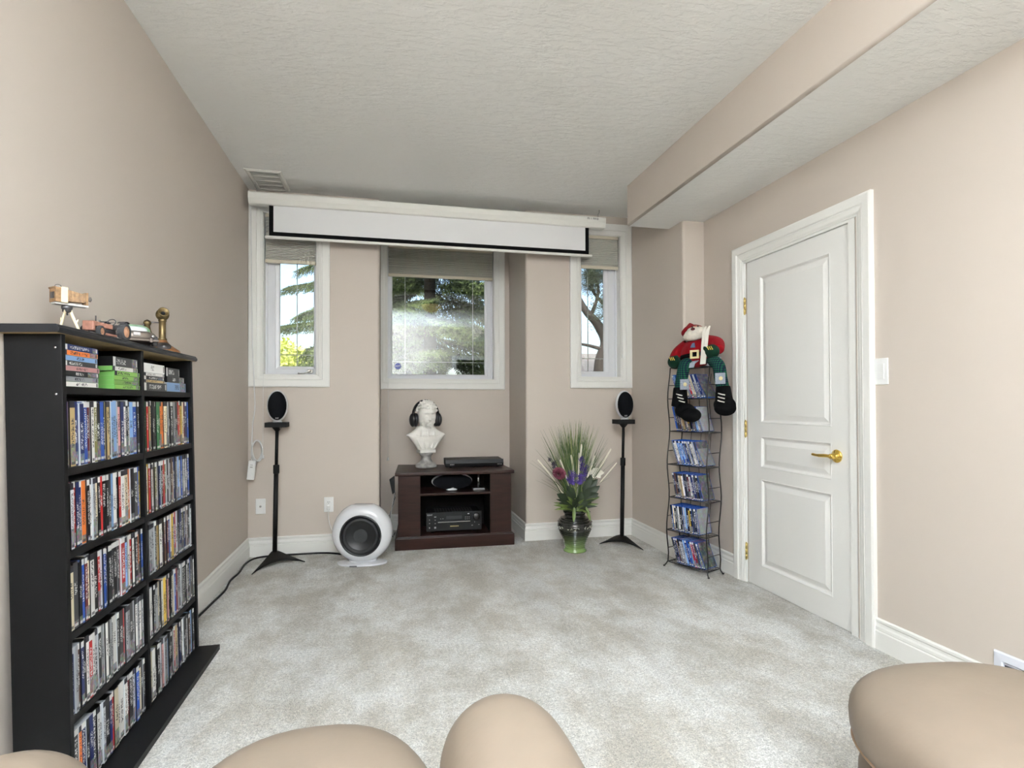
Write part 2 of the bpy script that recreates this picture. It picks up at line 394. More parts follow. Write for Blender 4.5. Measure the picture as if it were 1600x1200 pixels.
for a0, a1, b0, b1 in panels:
    mq = lambda a, b, d: mpr(a, b, SD+d)
    q.frame(a0, a1, b0, b1, [(0, 0), (.004, .002), (.010, -.002), (.016, -.009), (.022, -.010), (.026, -.009), (.048, -.002), (.050, -.0015)], mq)
    q.add([mq(a, b, -.0015) for a, b in ((a0+.05, b0+.05), (a1-.05, b0+.05), (a1-.05, b1-.05), (a0+.05, b1-.05))], [(0, 1, 2, 3)])
q.frame(sa, sb, zb, zt, [(0, SD), (0, SD-.035), (.2, SD-.035)], mpr)
sl_o = q.build('door_slab', M_DOOR, dr)
for zc in (1.760, .975, .196):
    h = MB(); y = 3.118-(DY0+DY1)/2
    for k in range(3):
        h.tube([(.0015, y, zc-.050+k*.0335), (.0015, y, zc-.050+k*.0335+.032)], .0065, 10)
    h.box(.006, .010, y-.004, y+.010, zc-.05, zc+.05)
    h.ell((.0015, y, zc+.053), (.005, .005, .004), 8, 6); h.ell((.0015, y, zc-.053), (.005, .005, .004), 8, 6)
    h.build('hinge', M_HINGE, dr)
hd = MB(); hy = 2.392-(DY0+DY1)/2
Mh = T(-SD, hy, .868) @ RY(-PI/2)
hd.lathe([(.0, 0), (.033, 0), (.034, .004), (.031, .008), (.027, .009), (.024, .013), (.016, .016), (.013, .019), (.013, .042), (.010, .046), (0, .047)], 28, M=Mh)
hd.tube(smooth_path([(-SD-.040, hy, .868), (-SD-.046, hy+.03, .869), (-SD-.046, hy+.08, .866), (-SD-.040, hy+.125, .868)], 5), [.0085]*5+[.009]*5+[.0075]*5+[.006], 10)
hd.build('lever_handle', M_BRASS, dr)
h = MB(); h.box(-SD-.002+.0, -SD+.006, sa-(DY0+DY1)/2-.001, sa-(DY0+DY1)/2+.004, .84, .90); h.build('strike_plate', M_HINGE, dr)

# ------------------------------------------------------------------ wall plates, registers
def plate(name, label, cat, M, w=.07, h=.114):
    e = thing(name, label, cat); e.matrix_world = M
    p = MB(); p.box(-w/2, w/2, -.006, 0, -h/2, h/2); p.build('cover_plate', M_WHITE, e, bevel=.003); return e
DIM = mat('socket_slot', (70, 68, 64), .5)
# plates lie in local xz, facing -y
e = plate('coax_plate', 'white coaxial cable wall plate behind the speaker stand by the left wall', 'wall plate', T(-.941, YB, .372))
p = MB(); Mq = T(0, -.006, 0) @ RX(PI/2); p.lathe([(.0075, 0), (.0075, .004), (.005, .004), (.005, .012), (0, .012)], 12, M=Mq); p.build('coaxial_jack', M_CHROME, e)
e2 = plate('power_outlet', 'white duplex power outlet above the round subwoofer', 'outlet', T(-.454, YB, .366), .07, .114)
for dz in (.020, -.020):
    p = MB()
    p.prism([(.017*math.cos(t), max(-.0135, min(.0135, .017*math.sin(t)))) for t in [k*PI/12 for k in range(24)]], 0, .003, M=T(0, -.006, dz) @ RX(PI/2)); rc = p.build('receptacle', M_WHITE, e2)
    p = MB(); p.box(-.008, -.0055, -.0095, -.0088, dz-.005, dz+.005).box(.0055, .008, -.0095, -.0088, dz-.004, dz+.004).box(-.002, .002, -.0095, -.0088, dz-.011, dz-.008); p.build('slots', DIM, rc)
M_CORD = mat('white_cord', (226, 226, 224), .4)
cw = thing('power_lead', 'thin white power cord from the outlet down to the subwoofer', 'cord', (-.454, YB-.02, .35))
p = MB(); p.box(-.011, .011, -.020, .0095, -.018, .014); p.build('plug', M_CORD, cw, bevel=.004)
p = MB(); p.tube(smooth_path([(0, -.02, -.012), (.002, -.032, -.05), (.012, -.04, -.12), (.05, -.06, -.2), (.10, -.12, -.25), (.17, -.20, -.235)], 7), .0028, 6); p.build('cable', M_CORD, cw)
e = plate('light_switch', 'white rocker light switch beside the white door', 'light switch', T(XR, 2.113, 1.286) @ RZ(-PI/2), .074, .122)
p = MB(); p.box(-.018, .018, -.0085, -.004, -.035, .035); fr_ = p.build('switch_frame', M_WHITE, e, bevel=.001)
p = MB(); p.add([(-.0155, -.0085, -.032), (.0155, -.0085, -.032), (.0155, -.0105, 0), (-.0155, -.0105, 0), (.0155, -.0085, .032), (-.0155, -.0085, .032)], [(0, 1, 2, 3), (3, 2, 4, 5)]); p.build('rocker', M_WHITE, fr_)
# baseboard register on the right wall
e = thing('wall_register', 'white metal heat register low on the right wall', 'vent', (XR, 1.46, .150))
M_REG = mat('white_enamel', (226, 228, 236), .35)
q = MB(); w, h = .178, .066
mpw = lambda a, b, d: (-d, a, b)
q.frame(-w, w, -h, h, [(0, 0), (0, .006), (.004, .010), (.030, .012), (.034, .006), (.034, .002)], mpw); q.build('register_frame', M_REG, e)
q = MB(); q.add([mpw(a, b, .0015) for a, b in ((-w+.03, -h+.03), (w-.03, -h+.03), (w-.03, h-.03), (-w+.03, h-.03))], [(0, 1, 2, 3)]); q.build('register_backing', mat('vent_dark', (96, 98, 104), .6), e)
for k in range(5):
    q = MB(); z = -h+.040+k*.0130; q.add([mpw(-w+.034, z-.003, .003), mpw(w-.034, z-.003, .003), mpw(w-.034, z+.005, .009), mpw(-w+.034, z+.005, .009)], [(0, 1, 2, 3)])
    q.build('slat', M_REG, e, solid=.0016)
# ceiling register
e = thing('ceiling_register', 'white ceiling air register in the corner above the projector screen', 'vent', (-.850, 4.232, ZC))
q = MB(); mpc = lambda a, b, d: (a, b, -d); w, h = .120, .186
M_REGC = mat('register_paint', (222, 220, 212), .4)
q.frame(-w, w, -h, h, [(0, 0), (0, .003), (.012, .010), (.028, .010), (.030, .006), (.030, .001)], mpc); q.build('register_frame', M_REGC, e)
q = MB(); q.add([mpc(a, b, .001) for a, b in ((-w+.028, -h+.028), (w-.028, -h+.028), (w-.028, h-.028), (-w+.028, h-.028))], [(0, 1, 2, 3)]); q.build('register_backing', mat('vent_dark_2', (40, 38, 34), .6), e)
for k in range(3):
    q = MB(); y = -h+.030+(k+1)*(2*h-.06)/4; q.box(-w+.03, w-.03, y-.005, y+.005, -.010, -.002); q.build('crossbar', M_REGC, e)
q = MB()
for i in range(20):
    x = -w+.032+i*(2*w-.064)/19; q.box(x-.0011, x+.0011, -h+.03, h-.03, -.007, -.003)
for i in range(30):
    y = -h+.032+i*(2*h-.064)/29; q.box(-w+.03, w-.03, y-.0010, y+.0010, -.0065, -.0035)
o = q.build('wire_mesh', M_REGC, e); o['kind'] = 'stuff'

# ------------------------------------------------------------------ cellular shades
def shade_mat():
    M = mat('cellular_shade_fabric', (190, 185, 170), .85, spec=.1)
    n = M.node_tree.nodes; L = M.node_tree.links; b = n['Principled BSDF']
    tc = n.new('ShaderNodeTexCoord'); mp = n.new('ShaderNodeMapping'); mp.inputs['Scale'].default_value = (.35, .35, 240); L.new(tc.outputs['Object'], mp.inputs[0])
    t = n.new('ShaderNodeTexNoise'); t.inputs['Scale'].default_value = 1; L.new(mp.outputs[0], t.inputs['Vector'])
    cr = n.new('ShaderNodeValToRGB'); cr.color_ramp.elements[0].color = s2l((152, 151, 141))+(1,); cr.color_ramp.elements[1].color = s2l((206, 205, 197))+(1,)
    cr.color_ramp.elements[0].position = .35; cr.color_ramp.elements[1].position = .65
    L.new(t.outputs['Fac'], cr.inputs[0]); L.new(cr.outputs[0], b.inputs['Base Color']); return M
M_SHADE = shade_mat(); M_RAIL = mat('shade_rail', (204, 196, 176), .5)
def shade(label, op, Y, zbot, cord=None, tassel=None):
    x0, x1 = op[0]+.010, op[1]-.010; e = thing('cellular_shade', label, 'window shade', ((x0+x1)/2, Y+.035, op[3]))
    w = (x1-x0)/2; H = op[3]-zbot
    q = MB(); q.box(-w, w, -.018, .018, -.030, -.002); q.build('headrail', M_RAIL, e, bevel=.004)
    n_ = int((H-.055)/.0115); g = []; gb = []
    for i in range(2*n_+1):
        z = -.030-(H-.055)*i/(2*n_); d = .009 if i % 2 else .003
        g.append([(-w+.003, -d, z), (w-.003, -d, z)]); gb.append([(-w+.003, d+.004, z), (w-.003, d+.004, z)])
    q = MB(); q.sheet(g, smooth=False); q.sheet(gb, smooth=False); q.build('pleated_fabric', M_SHADE, e)
    q = MB(); q.box(-w, w, -.014, .014, -H, -H+.026); q.build('bottom_rail', M_RAIL, e, bevel=.005)
    if cord:
        cx, cz = cord; lx = cx-e.location.x; dy = -.075
        q = MB(); q.tube(smooth_path([(lx, -.022, -.02), (lx, dy*.8, -.30), (lx+.001, dy, -.9), (lx, dy, cz-op[3]+.02)], 6), .0014, 5); q.build('lift_cord', M_CORD, e)
        q = MB(); q.lathe([(.003, .028), (.0075, .020), (.0085, 0), (.006, -.003), (0, -.003)], 10, M=T(lx, dy, cz-op[3])); q.build('tassel', M_WHITE, e)
    return e
shade('taupe cellular shade raised in the narrow window beside the left wall', OPL, YB, 2.213, (-.918, .735))
shade('wide taupe cellular shade raised in the niche window', OPN, YN, 2.300, (-.012, .632))
shade('taupe cellular shade raised in the narrow window nearest the door', OPR, YB, 2.300, (1.955, 1.53))

# ------------------------------------------------------------------ projection screen
ps = thing('projection_screen', 'long white pull-down projection screen hung across the windows below the ceiling', 'projection screen', (.376, 4.29, 2.672))
M_CASE = mat('white_enamel_case', (234, 233, 226), .35)
sec = [(-.045, -.012), (-.040, -.004), (-.030, 0), (.036, 0), (.042, -.006), (.042, -.080), (.036, -.086), (-.018, -.086), (-.026, -.082), (-.043, -.050)]
q = MB(); hw = 1.352
q.prism(sec, -hw, hw, M=Matrix(((0, 0, 1, 0), (1, 0, 0, 0), (0, 1, 0, 0), (0, 0, 0, 1)))); q.build('housing', M_CASE, ps, bevel=.002)
for sx in (-1, 1):
    q = MB(); q.prism([(a*1.06, b*1.02+.0005) for a, b in sec], -.008, .008, M=T(sx*(hw+.006), 0, 0) @ Matrix(((0, 0, 1, 0), (1, 0, 0, 0), (0, 1, 0, 0), (0, 0, 0, 1)))); q.build('end_cap', M_CASE, ps, bevel=.002)
    q = MB(); q.tube([(sx*(hw-.03), .02, .0), (sx*(hw-.03), .02, .04), (sx*(hw-.02), .02, .055), (sx*(hw-.02), .02, .0775)], .003, 6); q.build('hanging_hook', M_CHROME, ps)
M_FAB = mat('white_screen_fabric', (236, 236, 236), .7, spec=.2); M_MASK = mat('black_masking', (16, 16, 17), .8, spec=.1)
sx0, sx1, sz1, sz0 = -.856-.376, 1.607-.376, -.082, 2.362-2.672
q = MB()
for (a, b, c, d, mi) in ((sx0+.030, sx1-.030, sz0+.034, sz1, 0), (sx0, sx0+.030, sz0, sz1, 1), (sx1-.030, sx1, sz0, sz1, 1), (sx0+.030, sx1-.030, sz0, sz0+.034, 1)):
    q.box(a, b, -.002, .002, c, d, mi)
q.build('screen_fabric', [M_FAB, M_MASK], ps)
q = MB(); q.prism([(.010*math.cos(t), .011*math.sin(t)) for t in [k*PI/8 for k in range(16)]], sx0-.027, sx1+.027, M=T(0, 0, sz0-.006) @ Matrix(((0, 0, 1, 0), (1, 0, 0, 0), (0, 1, 0, 0), (0, 0, 0, 1)))); q.build('weight_bar', M_CASE, ps)
M_INK = mat('grey_print', (72, 68, 66), .6)
q = MB(); q.box(1.185, 1.335, -.0445, -.0435, -.034, -.008); lb = q.build('maker_label', M_CASE, ps)
q = MB()
for k, (w_, t_) in enumerate(((.013, 2), (.010, 1), (.006, 1), (.012, 2), (.010, 2), (.014, 3))):   # worn dark letter shapes of the maker's plate
    x = 1.205+k*.016
    q.box(x, x+.003, -.0452, -.0444, -.028, -.014)
    if t_ > 1: q.box(x, x+w_, -.0452, -.0444, -.017, -.014)
    if t_ > 2: q.box(x, x+w_, -.0452, -.0444, -.028, -.025).box(x+w_-.003, x+w_, -.0452, -.0444, -.028, -.014)
    if t_ == 2: q.box(x+w_-.004, x+w_-.001, -.0452, -.0444, -.028, -.014)
q.build('label_print', M_INK, lb)
# its white control cable, coil and switch box in the left corner
cc = thing('screen_control_cable', 'white control cable with coil and switch box hanging in the left corner', 'cable', (-.985, 4.36, .66))
q = MB(); q.tube(smooth_path([(-.005, -.03, 1.93), (-.012, .03, 1.5), (-.008, .045, .95), (.008, .04, .60), (.012, .04, .45), (-.004, .04, .30), (-.006, .03, .10), (-.002, .0, .06)], 8), .0042, 6); q.build('cable', M_CORD, cc)
q = MB(); rnd = random.Random(3)
for k in range(6):
    a, b, ph = .034+.003*rnd.random(), .072+.008*rnd.random(), rnd.uniform(-.16, .16)
    pts = []
    for j in range(25):
        t = 2*PI*j/24; x, z = a*math.cos(t), b*math.sin(t); pts.append((.028+x*math.cos(ph)-z*math.sin(ph)+.003*k, .02-.006*k, .135+x*math.sin(ph)+z*math.cos(ph)))
    q.tube(pts, .0036, 6, caps=False)
q.build('coil', M_CORD, cc)
q = MB(); q.box(-.024, .024, -.016, .014, -.075, .065, M=RY(.10)); bx = q.build('switch_box', M_WHITE, cc, bevel=.004)
q = MB(); q.box(-.009, .009, -.0185, -.0155, .015, .022, M=RY(.10)).box(-.009, .009, -.0185, -.0155, .032, .036, M=RY(.10)); q.build('buttons', mat('grey_button', (176, 176, 172), .5), bx)

# ------------------------------------------------------------------ ceiling lamp behind the camera (seen mirrored in the niche window)
cl = thing('ceiling_lamp', 'amber glass bowl ceiling lamp mirrored in the niche window', 'ceiling lamp', (.66, 1.50, ZC))
M_BRZ = mat('bronze', (58, 44, 34), .4, .8)
q = MB(); q.lathe([(0, 0), (.13, 0), (.135, -.010), (.165, -.022), (.172, -.030), (.165, -.036), (.12, -.036)], 32); q.build('canopy_ring', M_BRZ, cl)
amb = mat('amber_glass', (232, 196, 140), .35); ab = amb.node_tree.nodes['Principled BSDF']
ab.inputs['Emission Color'].default_value = s2l((255, 205, 140))+(1,); ab.inputs['Emission Strength'].default_value = .9
q = MB(); q.lathe([(.160, -.034), (.155, -.060), (.135, -.095), (.10, -.125), (.05, -.145), (0, -.150)], 32); q.build('glass_bowl', amb, cl)
q = MB(); q.lathe([(.012, -.148), (.016, -.156), (.010, -.166), (.006, -.174), (0, -.178)], 12); q.build('finial', M_BRZ, cl)
# ------------------------------------------------------------------ speaker stands and egg speakers
M_STAND = mat('black_powder_coat', (12, 12, 12), .6, spec=.25)
M_CLOTH = mat('black_speaker_cloth', (15, 16, 19), .9, spec=.1)
M_SILV = mat('silver_white_shell', (228, 229, 230), .28, coat=.3)
M_LOGO = mat('logo_white', (225, 225, 225), .5)
def stand(label, loc, tips, top, lean=0.):
    e = thing('speaker_stand', label, 'speaker stand', loc, group='black speaker stands either side of the windows')
    hub = .030
    q = MB(); n = 3; outer = [Vector((t[0]-loc[0], t[1]-loc[1])) for t in tips]
    ctr = Vector((0, 0)); N = 8; rows_t = []; rows_b = []
    # three-armed curved sheet foot: concave edges between the tips
    edge = []
    for i in range(3):
        a, b = outer[i], outer[(i+1) % 3]; mid = (a+b)/2*.30
        for k in range(10):
            t = k/10; p = a*(1-t)**2 + mid*2*t*(1-t)*1.0 + b*t*t; edge.append(p)
    L_ = max(o.length for o in outer)
    def hz(p): return max(0.004, .052*(1-p.length/L_)**.9+.004)
    rings = []
    for s_ in (1, .8, .6, .4, .2, .06): rings.append([(p.x*s_, p.y*s_, hz(p*s_)) for p in edge])
    m_ = len(edge)
    vs = [p for r_ in rings for p in r_]
    q.add(vs, [(i*m_+j, i*m_+(j+1) % m_, (i+1)*m_+(j+1) % m_, (i+1)*m_+j) for i in range(5) for j in range(m_)]+[tuple(5*m_+j for j in range(m_))], smooth=True)
    q.build('tripod_foot', M_STAND, e, solid=.006)
    q = MB(); q.tube([(0, 0, .045), (lean*.62, 0, .650)], .0165, 16); q.build('lower_pole', M_STAND, e)
    q = MB(); q.tube([(lean*.6, 0, .628), (lean*.66, 0, .692)], .0215, 16); q.build('clamp_collar', M_STAND, e, bevel=.003)
    q = MB(); q.tube([(lean*.66, 0, .690), (lean, 0, top-.03)], .0115, 14); q.build('upper_pole', M_STAND, e)
    q = MB(); q.lathe([(.014, -.065), (.030, -.045), (.034, -.040), (.034, -.036)], 18, M=T(lean, 0, top)); q.box(lean-.075, lean+.075, -.06, .06, top-.036, top); q.build('top_plate', M_STAND, e, bevel=.004)
    return e
stand('black adjustable tripod speaker stand near the left wall', (-.82, 4.335, 0), [(-.896, 3.975), (-.585, 4.16), (-.845, 4.43)], 1.005, .014)
stand('black adjustable tripod speaker stand beside the potted arrangement', (1.852, 4.205, 0), [(1.640, 4.160), (1.915, 3.945), (1.905, 4.36)], 1.005, .018)
def egg(label, loc, rz):
    e = thing('egg_speaker', label, 'speaker', loc, (R(-3), 0, rz), group='egg shaped satellite speakers on stands')
    q = MB(); q.ell((0, 0, .120), (.073, .066, .117), 28, 18); q.build('shell', M_SILV, e)
    # domed grille on the -y side
    rows = []
    for i in range(9):
        t = i/8; row = []
        for j in range(29):
            a = 2*PI*j/28; rr = 1-t
            row.append((.0635*rr*math.cos(a), -.030-.048*math.sqrt(max(0, 1-rr*rr*.92)), .120+.105*rr*math.sin(a)))
        rows.append(row)
    q = MB(); q.sheet(rows); g = q.build('grille', M_CLOTH, e)
    text('KEF', .014, M_LOGO, g, (0, -.0585, .028), (PI/2, 0, 0), 'logo')
    q = MB(); q.lathe([(.030, 0), (.034, .003), (.030, .008), (.018, .014)], 20); q.build('foot', M_SILV, e)
    return e
egg('silver egg shaped speaker with black grille on the stand near the left wall', (-.802, 4.325, 1.005), R(8))
egg('silver egg shaped speaker with black grille on the stand near the door wall', (1.878, 4.200, 1.005), R(-13))

# ------------------------------------------------------------------ round subwoofer
sw = thing('subwoofer', 'round glossy white subwoofer with black cone on the carpet', 'subwoofer', (-.185, 4.10, 0), (0, 0, R(-8)))
M_GLOSSW = mat('gloss_white', (226, 227, 230), .18, coat=.5)
q = MB(); Rr = .212
prof = [(0, -.075), (.11, -.085), (.145, -.088), (.165, -.086), (.190, -.070), (.206, -.040), (Rr, 0), (.206, .040), (.190, .070), (.150, .092), (0, .098)]
rows = []
for r_, y in prof:
    row = []
    for j in range(65):
        t = 2*PI*j/64; x, z = r_*math.cos(t), r_*math.sin(t)
        lim = .197-.06*(abs(y)/.098)**2*0
        z = min(z, .196)                                   # flattened crown
        row.append((x, y, z+.222))
    rows.append(row)
q.sheet(rows); q.build('cabinet', M_GLOSSW, sw)
q = MB(); Ms = T(0, -.078, .212) @ RX(PI/2)
q.lathe([(.143, -.01), (.146, .006), (.142, .015), (.134, .017), (.130, .013), (.127, .010)], 48, M=Ms); q.build('driver_ring', mat('satin_black', (24, 25, 27), .35), sw)
q = MB(); q.lathe([(.128, .008), (.123, .020), (.113, .026), (.102, .020), (.098, .008)], 48, M=Ms); q.build('rubber_surround', mat('rubber', (30, 31, 33), .6), sw)
q = MB(); q.lathe([(.099, .008), (.094, .006), (.085, .002), (.082, .006), (.04, .011), (0, .012)], 48, M=Ms); q.build('cone', mat('cone_grey', (44, 45, 46), .7), sw)
q = MB(); q.prism([(.175*math.cos(t)*(1 if abs(math.cos(t)) < .9 else 1), .095*math.sin(t)-.02) for t in [k*PI/18 for k in range(36)]], .002, .016); q.prism([(.10*math.cos(t), .06*math.sin(t)) for t in [k*PI/18 for k in range(36)]], .016, .04); ft = q.build('foot_plate', M_GLOSSW, sw, bevel=.004)
q = MB(); q.box(-.050, .0, -.1165, -.113, .004, .013, M=T(-.02, 0, 0)); q.build('badge', mat('badge_grey', (110, 110, 112), .4, .6), ft)
# black cable along the baseboard
q = MB(); pts = [(-.30, 4.30, .008), (-.46, 4.40, .008), (-.66, 4.415, .008), (-.86, 4.41, .008), (-.965, 4.36, .008), (-.995, 4.22, .008), (-.985, 4.02, .008), (-.995, 3.86, .008), (-.975, 3.66, .008), (-.985, 3.45, .008), (-.995, 3.2, .008), (-.990, 2.86, .008), (-.98, 2.5, .012)]
q.tube(smooth_path(pts, 8), .0065, 8); tag(q.build('floor_cable', M_BLACK), 'black cable running along the left baseboard to the bookcase', 'cable')

# ------------------------------------------------------------------ TV stand
def wood_mat(name, c0, c1, rough=.32):
    M = mat(name, c0, rough, spec=.28); n = M.node_tree.nodes; L = M.node_tree.links; b = n['Principled BSDF']
    tc = n.new('ShaderNodeTexCoord'); mp = n.new('ShaderNodeMapping'); mp.inputs['Scale'].default_value = (3, 30, 22); L.new(tc.outputs['Object'], mp.inputs[0])
    t = n.new('ShaderNodeTexNoise'); t.inputs['Scale'].default_value = 2.2; t.inputs['Detail'].default_value = 5; L.new(mp.outputs[0], t.inputs['Vector'])
    cr = n.new('ShaderNodeValToRGB'); cr.color_ramp.elements[0].color = s2l(c0)+(1,); cr.color_ramp.elements[1].color = s2l(c1)+(1,)
    cr.color_ramp.elements[0].position = .35; cr.color_ramp.elements[1].position = .68
    L.new(t.outputs['Fac'], cr.inputs[0]); L.new(cr.outputs[0], b.inputs['Base Color']); return M
M_ESP = wood_mat('espresso_wood', (36, 20, 16), (50, 29, 23), .36)
tv = thing('media_stand', 'dark espresso wood media stand with open centre shelves in the niche', 'media stand', (.514, 4.36, 0), (0, 0, R(-1.2)))
# front along local x from -.46 to .46, depth towards +y; the back tapers like a corner stand
def trap(x0, x1, y0, yb0, yb1, inset=0.):
    return [(x0, y0), (x1, y0), (x1-.0-inset, yb1), (x0+inset, yb0)]
q = MB(); q.prism(trap(-.472, .472, -.012, .58, .40, .02), .576, .603); q.build('stand_top', M_ESP, tv, bevel=.006, segs=3)
q = MB(); q.prism(trap(-.472, .472, -.006, .54, .37, .02), 0, .092); q.prism(trap(-.460, .460, -.002, .54, .37, .02), .092, .102); q.build('plinth', M_ESP, tv, bevel=.004)
for x0, x1 in ((-.448, -.276), (.276, .448)):
    q = MB(); q.box(x0, x1, .008, .028, .102, .576); q.build('front_panel', M_ESP, tv, bevel=.002)
q = MB(); q.prism([(-.448, .028), (-.430, .028), (-.425, .50), (-.443, .50)], .102, .576); q.prism([(.430, .028), (.448, .028), (.443, .35), (.425, .35)], .102, .576); q.build('side_panel', M_ESP, tv)
q = MB(); q.box(-.282, -.276, .028, .40, .102, .576).box(.276, .282, .028, .36, .102, .576).box(-.276, .276, .36, .366, .102, .576); q.build('inner_lining', mat('cabinet_black', (9, 8, 8), .8, spec=.1), tv)
q = MB(); q.box(-.276, .276, .012, .36, .414, .432); q.build('shelf', M_ESP, tv, bevel=.002)
# centre speaker on the shelf
cs = thing('centre_speaker', 'oval black and silver centre speaker on the media stand shelf', 'speaker', (.498, 4.475, .432))
q = MB(); q.ell((0, .02, .077), (.166, .050, .0665), 36, 16); q.build('shell', M_SILV, cs)
rows = []
for i in range(9):
    rr = 1-i/8; rows.append([(.158*rr*math.cos(2*PI*j/40), -.012-.026*math.sqrt(max(0, 1-rr*rr*.95)), .076+.061*rr*math.sin(2*PI*j/40)) for j in range(41)])
q = MB(); q.sheet(rows); g = q.build('grille', M_CLOTH, cs); text('KEF', .012, M_LOGO, g, (0, -.0355, .026), (PI/2, 0, 0), 'logo')
q = MB(); q.ell((-.005, -.012, .012), (.045, .022, .013), 20, 10); q.build('foot', M_SILV, cs)
# receiver
rc = thing('receiver', 'black audio receiver with knobs on the lower shelf of the media stand', 'receiver', (.510, 4.44, .102), (0, 0, R(-1.2)))
M_FACE = mat('black_brushed', (20, 21, 22), .42, spec=.3)
q = MB(); q.box(-.215, .215, .012, .30, .016, .158); q.build('chassis', M_BLACK, rc, bevel=.002)
q = MB(); q.box(-.222, .222, 0, .014, .016, .164); fc = q.build('faceplate', M_FACE, rc, bevel=.002)
q = MB()
for i in range(14): q.box(-.150+i*.0225, -.150+i*.0225+.011, .05, .20, .158, .161)
q.build('vent_fins', mat('fin_grey', (70, 71, 72), .4, .3), rc)
for x in (-.17, .17):
    for y in (.04, .26): q = MB(); q.lathe([(.018, 0), (.020, .016)], 14, M=T(x, y, 0)); q.build('foot', M_BLACK, rc)
q = MB(); q.lathe([(.030, 0), (.029, .014), (.024, .018), (0, .018)], 28, M=T(.178, 0, .122) @ RX(PI/2)); q.build('volume_knob', mat('knob_black', (14, 14, 15), .3), rc)
q = MB(); q.box(-.065, .062, -.0012, 0, .108, .134); q.build('display', mat('display_glass', (62, 64, 66), .2), fc)
q = MB(); q.box(-.130, .130, -.003, 0, .083, .090); q.build('trim_strip', M_CHROME, fc)
q = MB(); q.box(-.033, .036, -.0012, 0, .048, .055); q.build('gold_badge', mat('gold_print', (150, 140, 96), .5), fc)
M_BTN = mat('button_grey', (150, 151, 150), .4)
for i, (x, z, w_, h_) in enumerate([(-.152, .130, .016, .008), (-.152, .105, .010, .003), (-.152, .078, .010, .003), (-.152, .045, .014, .014), (-.197, .108, .006, .006), (-.197, .080, .008, .004), (-.197, .045, .008, .010), (-.108, .113, .008, .003), (-.090, .113, .008, .003), (.09, .12, .006, .004), (.105, .12, .006, .004), (.12, .12, .006, .004), (.09, .105, .006, .004), (.105, .105, .006, .004), (.12, .105, .006, .004), (.165, .078, .004, .008), (.145, .052, .012, .005), (.200, .055, .010, .004)]):
    q = MB(); q.box(x-w_/2, x+w_/2, -.003, 0, z-h_/2, z+h_/2); q.build('button', M_BTN, fc)
text('SONY', .016, M_LOGO, fc, (-.195, -.0008, .146), (PI/2, 0, 0), 'maker_name')
q = MB(); q.box(.108, .122, -.001, 0, .144, .149); q.build('print', M_LOGO, fc)
# small silver post beside the centre speaker
po = thing('silver_post', 'thin silver post on a flat square foot beside the centre speaker', 'stand', (.716, 4.50, .432))
q = MB(); q.box(-.048, .048, -.035, .035, 0, .014); q.build('foot_plate', mat('satin_silver', (150, 152, 154), .3, .9), po, bevel=.003)
q = MB(); q.tube([(0, 0, .014), (0, 0, .14)], .009, 12); q.build('post', M_CHROME, po)
# disc player on top
dp = thing('disc_player', 'slim black disc player on the right end of the media stand', 'disc player', (.702, 4.595, .603), (0, 0, R(-1.5)))
q = MB(); q.box(-.243, .243, .012, .255, .008, .062); q.build('chassis', M_BLACK, dp, bevel=.002)
q = MB(); q.add([(-.245, .006, .008), (.245, .006, .008), (.245, 0, .034), (-.245, 0, .034), (.245, .010, .064), (-.245, .010, .064), (.245, .02, .064), (-.245, .02, .064), (-.245, .02, .008), (.245, .02, .008)], [(0, 1, 2, 3), (3, 2, 4, 5), (5, 4, 6, 7), (0, 3, 5, 7, 8), (1, 9, 6, 4, 2), (0, 8, 9, 1)]); fp = q.build('front_panel', mat('gloss_black', (12, 12, 13), .4, spec=.3), dp)
text('SONY', .014, M_LOGO, fp, (-.190, .0012, .024), (PI/2, 0, 0), 'maker_name')
q = MB()
for x in (.196, .208, .224): q.box(x-.003, x+.003, .0, .006, .020, .026)
q.build('buttons', M_BTN, fp)
for x in (-.2, .2):
    for y in (.03, .23): q = MB(); q.lathe([(.012, 0), (.013, .009)], 12, M=T(x, y, 0)); q.build('foot', M_BLACK, dp)
# cloth strap and cables at the stand's left side
q = MB(); q.prism([(-.030, .40), (.012, .43), (.014, .30), (-.006, .285)], 0, .05, M=T(.030, 4.56, .13) @ RX(PI/2)); tag(q.build('black_bracket', M_BLACK), 'black bracket sticking out from the left side of the media stand', 'bracket')
q = MB(); rr = random.Random(5)
for k in range(5):
    x = -.005+.008*k; q.tube(smooth_path([(.05, 4.95, .30+.02*k), (.02, 4.90, .22), (x-.02, 4.86-.03*k, .12), (x, 4.84, .05), (x+.01, 4.80, .008), (x+.03, 4.95, .01)], 6), .004, 6, mi=k % 2)
tag(q.build('cable_bundle', [M_CORD, M_BLACK]), 'tangle of white and black cables behind the left side of the media stand', 'cables')
# ------------------------------------------------------------------ black bookcase full of disc cases, leaning back on the left wall
M_LAM = mat('black_laminate', (12, 12, 13), .5, noise=(5, .2), spec=.2)
M_LAME = mat('black_laminate_edge', (22, 22, 26), .4, spec=.3)
BC0 = T(-1.0, 1.768, 0) @ RY(-.026)
bc = thing('bookcase', 'black laminate bookcase of disc cases leaning on the left wall', 'bookcase', (-1.0, 1.768, 0), (0, -.026, 0))
BW = 1.045; SH = [.024, .260, .496, .725, .960, 1.192]; BT = 1.338
q = MB(); q.box(.006, .143, 0, .020, .024, BT); q.build('side_panel', M_LAM, bc, bevel=.0015)
q = MB(); q.box(.006, .143, BW-.020, BW, .024, BT); q.build('side_panel', M_LAM, bc, bevel=.0015)
q = MB(); q.box(.010, .140, .515, .535, .024, BT); q.build('divider', M_LAM, bc, bevel=.0015)
q = MB(); q.box(.002, .008, .01, BW-.01, .024, BT); q.build('back_panel', M_LAM, bc)
